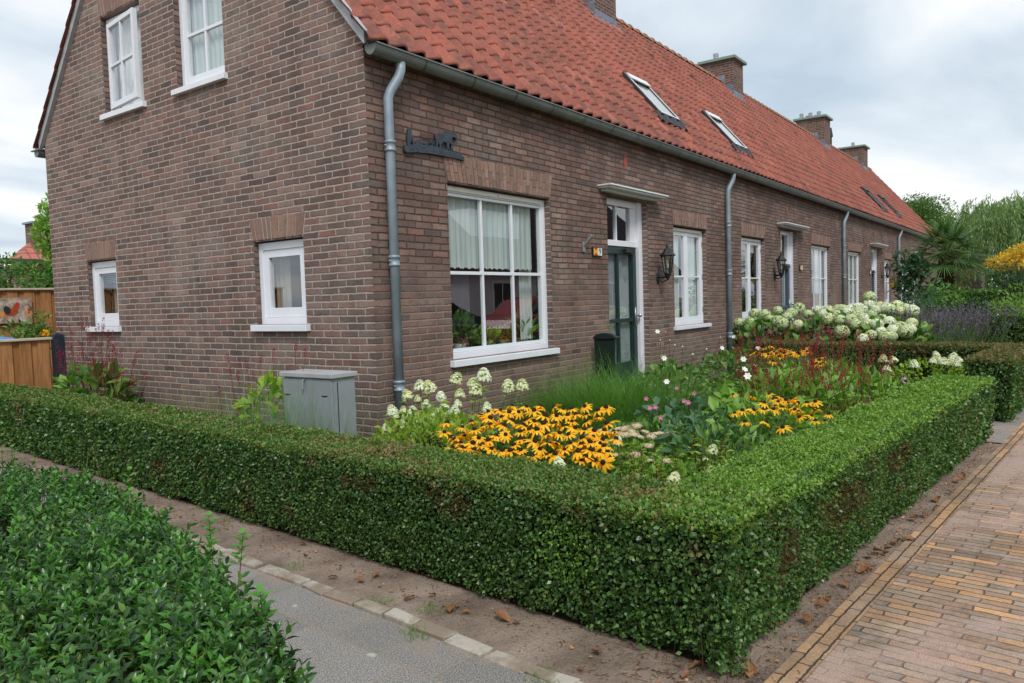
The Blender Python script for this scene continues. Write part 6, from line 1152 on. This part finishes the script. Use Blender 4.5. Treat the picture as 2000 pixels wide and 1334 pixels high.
# low yellow-green hedge, far house and the hedges that close the view
p = atd(1905, 577, 17.5); m_s, m_t = sset(p), g_t(p); t_ = thing('low_hedge', 'low yellow green clipped hedge behind the lavender', 'hedge'); src = hedge_arm(m_s, m_s+.6, m_t-.45, m_t+.6, p[2]+.1, {'*': 2600}, 'ltb'); npmesh('foliage', *cat([leaves_from(P, Nn, .05) for P, Nn in src.values()]), M['mid'], t_); core_box(m_s, m_s+.6, m_t-.45, m_t+.6, p[2]+.08, t_, mat='corel')
p = atd(1822, 456, 44); t_ = thing('far_house', 'brick house with red roof half hidden behind the palm', 'house'); m = MB(); m.box(p[0]-.5, p[0]+8, p[1]-2.0, p[1]+6, 0, 3.0); m.build('wall', M['brick_far'], t_); m = MB(); m.add([(p[0]-.8, p[1]-2.3, 2.95), (p[0]+8.3, p[1]-2.3, 2.95), (p[0]+8.3, p[1]+2, 6.2), (p[0]-.8, p[1]+2, 6.2), (p[0]-.8, p[1]+6.3, 2.95), (p[0]+8.3, p[1]+6.3, 2.95)], [(0, 1, 2, 3), (3, 2, 5, 4), (0, 3, 4)]); m.build('roof', bpy.data.materials['far roof tile'], t_)
for i, (pa, pb, k, hh, lab) in enumerate(((1770, 2200, 66, 3.0, 'far dark hedge closing the view on the right'), (-700, 60, 45, 2.6, 'far bushes closing the view on the left'))):
    A_, B_ = atd(pa, 560, k), atd(pb, 560, k); n = 5200; q = rng.rand(n, 1); P = A_+(B_-A_)*q; P[:, 2] = rng.rand(n)*hh*(1+.18*np.sin(q[:, 0]*37)+.1*np.sin(q[:, 0]*91)); P[:, :2] += rng.normal(size=(n, 2))*.5; o = npmesh('far_hedge', *cloud(P, rdir(n)+(0, 0, .3), .5, .6, QUAD), M['treeleaf']); tag(o, lab, 'hedge', kind='stuff')
# hanging flower pot by the third door
p = (22.28, -.22, 1.5); t_ = thing('hanging_flower_pot', 'yellow flower pot hanging on the wall by the third door', 'flower pot'); m = MB(); m.lathe([(0, -.1), (.09, -.08), (.14, .03), (.145, .05), (.12, .05), (0, .02)], p, 16); m.build('pot', M['yellow'], t_, smooth=True); m = MB(); m.tube([(p[0], -.01, p[2]+.5), (p[0], p[1], p[2]+.46), (p[0], p[1], p[2]+.04)], .008, 6); m.tube([(p[0], -.01, p[2]-.22), (p[0], -.12, p[2]-.14)], .012, 6); m.build('bracket', M['iron'], t_); bush((p[0], p[1], p[2]+.14), (.16, .14, .1), 90, .07, .4, 'brownleaf', t_, LEAF)
# the other side of the street, seen in the window glass: white house and two cars
t_ = thing('white_house', 'white rendered house with dark roof across the street, mirrored in the large window', 'house'); m = MB(); wp = plain('white render', s2l(206, 204, 210), .85, .2, var=.05)
m.box(16.2, 34, -22, -12.0, 0, 2.5); m.box(5, 15.2, -24, -17, 0, 2.8); m.build('wall', wp, t_); m = MB(); m.add([(15.9, -11.6, 2.45), (34.3, -11.6, 2.45), (34.3, -17, 7.3), (15.9, -17, 7.3), (15.9, -22.4, 2.45), (34.3, -22.4, 2.45)], [(0, 1, 2, 3), (3, 2, 5, 4), (0, 3, 4)]); m.add([(4.7, -16.6, 2.75), (15.3, -16.6, 2.75), (15.3, -20.5, 6.3), (4.7, -20.5, 6.3)], [(0, 1, 2, 3)]); m.build('roof', plain('dark roof tile', s2l(60, 46, 44), .8, .2, var=.3, nscale=3), t_)
for x0, x1, z0, z1 in ((17.5, 18.7, .95, 2.15), (21, 23, .95, 2.15), (26, 27.4, .95, 2.15), (7, 9, .95, 2.2), (11.5, 13, .95, 2.2)):
    yy = -12. if x0 > 16 else -17.; m = MB(); m.box(x0, x1, yy-.02, yy+.03, z0, z1); wi = m.build('window', M['white'], t_); m = MB(); [m.box(a_, b_, yy+.031, yy+.036, z0+.1, z1-.1) for a_, b_ in ((x0+.08, (x0+x1)/2-.03), ((x0+x1)/2+.03, x1-.08))]; m.build('pane', M['black'], wi)
m = MB(); m.box(17.8, 21.0, -16, -13.2, 3.5, 4.9); dm = m.build('dormer', M['white'], t_); m = MB(); [m.box(17.95+.75*i, 18.55+.75*i, -13.199, -13.18, 3.7, 4.7) for i in range(4)]; m.build('pane', M['glass'], dm)
def car(label, x, y, col, rz=0.):
    t_ = thing('parked_car', label, 'car', (x, y, 0), 'cars parked across the street', rz); pr = [(-2.05, .32), (-2.1, .62), (-1.95, .86), (-1.55, .96), (-1.0, 1.02), (-.45, 1.42), (.1, 1.5), (.9, 1.46), (1.5, 1.22), (1.95, .98), (2.05, .7), (2.03, .34)]
    m = MB(); secs = [(-.84, .55), (-.80, .93), (-.62, 1.), (.62, 1.), (.80, .93), (.84, .55)]; n = len(pr)
    for yy, k in secs:
        for (a_, z) in pr: kz = z if z < 1.0 else 1.0+(z-1.0)*(1 if abs(yy) < .7 else .0); m.v.append((a_*(.985 if abs(yy) > .8 else 1), yy*(1 if z < 1 else .86), kz))
    m.f = [(i*n+j, i*n+(j+1) % n, (i+1)*n+(j+1) % n, (i+1)*n+j) for i in range(len(secs)-1) for j in range(n)]+[tuple(range(n)), tuple(range((len(secs)-1)*n, len(secs)*n))[::-1]]; m.mi = [0]*len(m.f); m.build('body', plain('car paint '+label[:4], col, .25, .6, var=.02), t_)
    m = MB()
    for sg in (-1, 1): m.prism([(-.85, 1.03), (-.42, 1.36), (.9, 1.38), (1.35, 1.12), (1.3, 1.03)], lambda u, z: (u, sg*.745, z), lambda u, z: (u, sg*.6, z))
    m.build('side_window', M['black'], t_)
    for wx in (-1.3, 1.3):
        for sg in (-1, 1): m = MB(); m.tube([(wx, sg*.66, .31), (wx, sg*.86, .31)], .31, 20); w_ = m.build('wheel', M['black'], t_); m = MB(); m.tube([(wx, sg*.861, .31), (wx, sg*.87, .31)], .19, 16); m.build('rim', M['steel'], w_)
car('red parked car mirrored in the right panes of the large window', 14.6, -8.4, s2l(140, 26, 32)); car('dark grey parked car mirrored at the left of the large window', 9.9, -8.9, s2l(58, 60, 66))

# ------------------------------------------------------------------ fallen leaves, weeds, crumbs
a_ = cloud(np.zeros((1, 3)), np.array([[0, 1., 0]]), 1., .55, LEAF, roll=0)
def deadleaf():
    m = MB(); k = 7; V = []
    for i in range(k):
        q = i/(k-1); w_ = .5*math.sin(math.pi*min(1, q*.9+.05))**.8*(.8+.3*rng.rand())
        for j in (-1, -.5, 0, .5, 1): cu2 = rng.uniform(.9, 1.5); V.append((w_*math.sin(j*cu2)/1.2, q-.5+.03*rng.normal(), .14*abs(j)**1.5*cu2*(.5+w_)+.10*math.sin(q*3+1)+.02*rng.normal()))
    m.add(V, [(i*5+j, i*5+j+1, (i+1)*5+j+1, (i+1)*5+j) for i in range(k-1) for j in range(4)]); return pop(m.build('fallen_leaf', M['dead']))
DL = [deadleaf() for _ in range(6)]
spots = [(650, 1127), (735, 1123), (705, 1133), (880, 1190), (800, 1168), (845, 1162), (910, 1195), (981, 1207), (1165, 1273), (1137, 1306), (250, 925), (300, 940), (595, 1085), (590, 1062), (1465, 1310), (1520, 1222), (1575, 1210), (1605, 1178), (1615, 1170), (1650, 1140), (1690, 1112), (1705, 1108), (1700, 1085), (1720, 1078), (1735, 1072), (1752, 1058), (1775, 1052), (1785, 1012), (1805, 1005), (1828, 992), (1830, 975), (1855, 960), (1880, 930), (1870, 938), (1340, 1318), (1360, 1300), (893, 1183), (1010, 1215)]
where = [(0, 'nearest the grey tiles'), (1, '')]
for i, (px, py) in enumerate(spots):
    p = atz(px, py, .014); left = px < 1400; s_ = .042+.028*rng.rand() if not left else .036+.022*rng.rand()
    if (px, py) in ((1690, 1112), (1720, 1078), (981, 1207), (1830, 975)): s_ = .078
    place_mesh('fallen_leaf', DL[i % 6], None, tuple(p), (rng.normal()*.25, rng.normal()*.25, rng.uniform(0, 6.28)), s_, label='curled brown fallen leaf on the sandy strip between clipped hedge and kerb' if left else 'curled brown fallen leaf on the soil between clipped hedge and brick path', cat='leaf', group='fallen leaves along the left side of the hedge' if left else 'fallen leaves along the path side of the hedge')
for (px, py, n, r_, lab) in ((820, 1240, 90, .035, 'tuft of grass growing in the kerb joint'), (740, 1180, 50, .03, 'small tuft of grass on the sand above the kerb'), (575, 1112, 45, .05, 'sparse grass on the sand left of the kerb tuft'), (1062, 1325, 60, .04, 'tuft of grass at the bottom edge beside the kerb'), (440, 1020, 20, .03, 'tiny weed on the sandy strip near the leafy hedge'), (840, 1196, 40, .03, 'weed among fallen leaves under the clipped hedge')):
    p = atz(px, py, 0); grass_clump(lab, tuple(p), n, .06, r_, 'grass', .003, lean=1.3, droop=(0, .4), cat_='weed', name='grass_tuft')
for (px, py, lab) in ((1225, 1315, 'dry twiggy litter under the hedge corner'),):
    p = atz(1330, 1318, .01); n = 260; P = p+rng.normal(size=(n, 3))*(.22, .16, 0); P[:, 2] = .008; V, Fc = strands(P, P+rdir(n)*(.05, .05, .01), .15, .0014, .0008, 2); tag(npmesh('twig_litter', V, Fc, M['twig']), lab, 'twigs', kind='stuff')
n = 2600; t1 = rng.uniform(-.1, 9, n); s1 = rng.uniform(-.29, .08, n); P = np.array([G(a, b, .003) for a, b in zip(s1, t1)]); n2 = 1500; P2 = np.array([G(a, b, .003) for a, b in zip(rng.uniform(-.1, 6, n2), rng.uniform(-.065, .1, n2))]); P = np.concatenate([P, P2]); tag(npmesh('soil_crumbs', *cloud(P, rdir(len(P))*(1, 1, .25), .007*(.4+1.1*rng.rand(len(P))), .8, QUAD), plain('crumbs', s2l(128, 108, 92), .95, .1, var=.5, nscale=60)), 'crumbs of soil and small stones on the bare strips beside the hedge', 'soil crumbs', kind='stuff')

n = 520; P = np.concatenate([np.array([G(-.02+.10*abs(rng.normal()), q, .006) for q in rng.uniform(0, 7, n)])+0., np.array([G(q, .0+.04*rng.normal(), .006) for q in rng.uniform(-.1, RS, 420)])]); P[:n, :2] -= GA*.12
tag(npmesh('leaf_litter', *cloud(P, rdir(len(P))*(1, 1, .35), .022*(.3+.9*rng.rand(len(P))), .6, QUAD), M['dead']), 'crumbled brown leaf litter under the foot of the clipped hedge', 'leaf litter', kind='stuff')
k = 150; P = np.concatenate([lf['t'][0][rng.randint(len(lf['t'][0]), size=60)], rt['t'][0][rng.randint(len(rt['t'][0]), size=45)], lf['l'][0][rng.randint(len(lf['l'][0]), size=30)], rt['f'][0][rng.randint(len(rt['f'][0]), size=15)]]); Nv = np.concatenate([np.tile((0, 0, 1.), (105, 1)), np.tile((-1., 0, .3), (30, 1)), np.tile((0, -1., .3), (15, 1))]); D = nrm(Nv+rdir(k)*.5); T_ = P+D*rng.uniform(.025, .07, (k, 1))
V, Fc = strands(P, T_, .08, .0012, .0008, 2); npmesh('stray_shoots', V, Fc, M['stem_green'], hd, kind='stuff'); Pl = np.concatenate([P+(T_-P)*q for q in (.3, .5, .7, .9, 1.)]); npmesh('stray_leaves', *cloud(Pl, rdir(5*k)+np.tile(D, (5, 1))*.6, .019, .6, QUAD), M['privet_bright'], hd, kind='stuff')
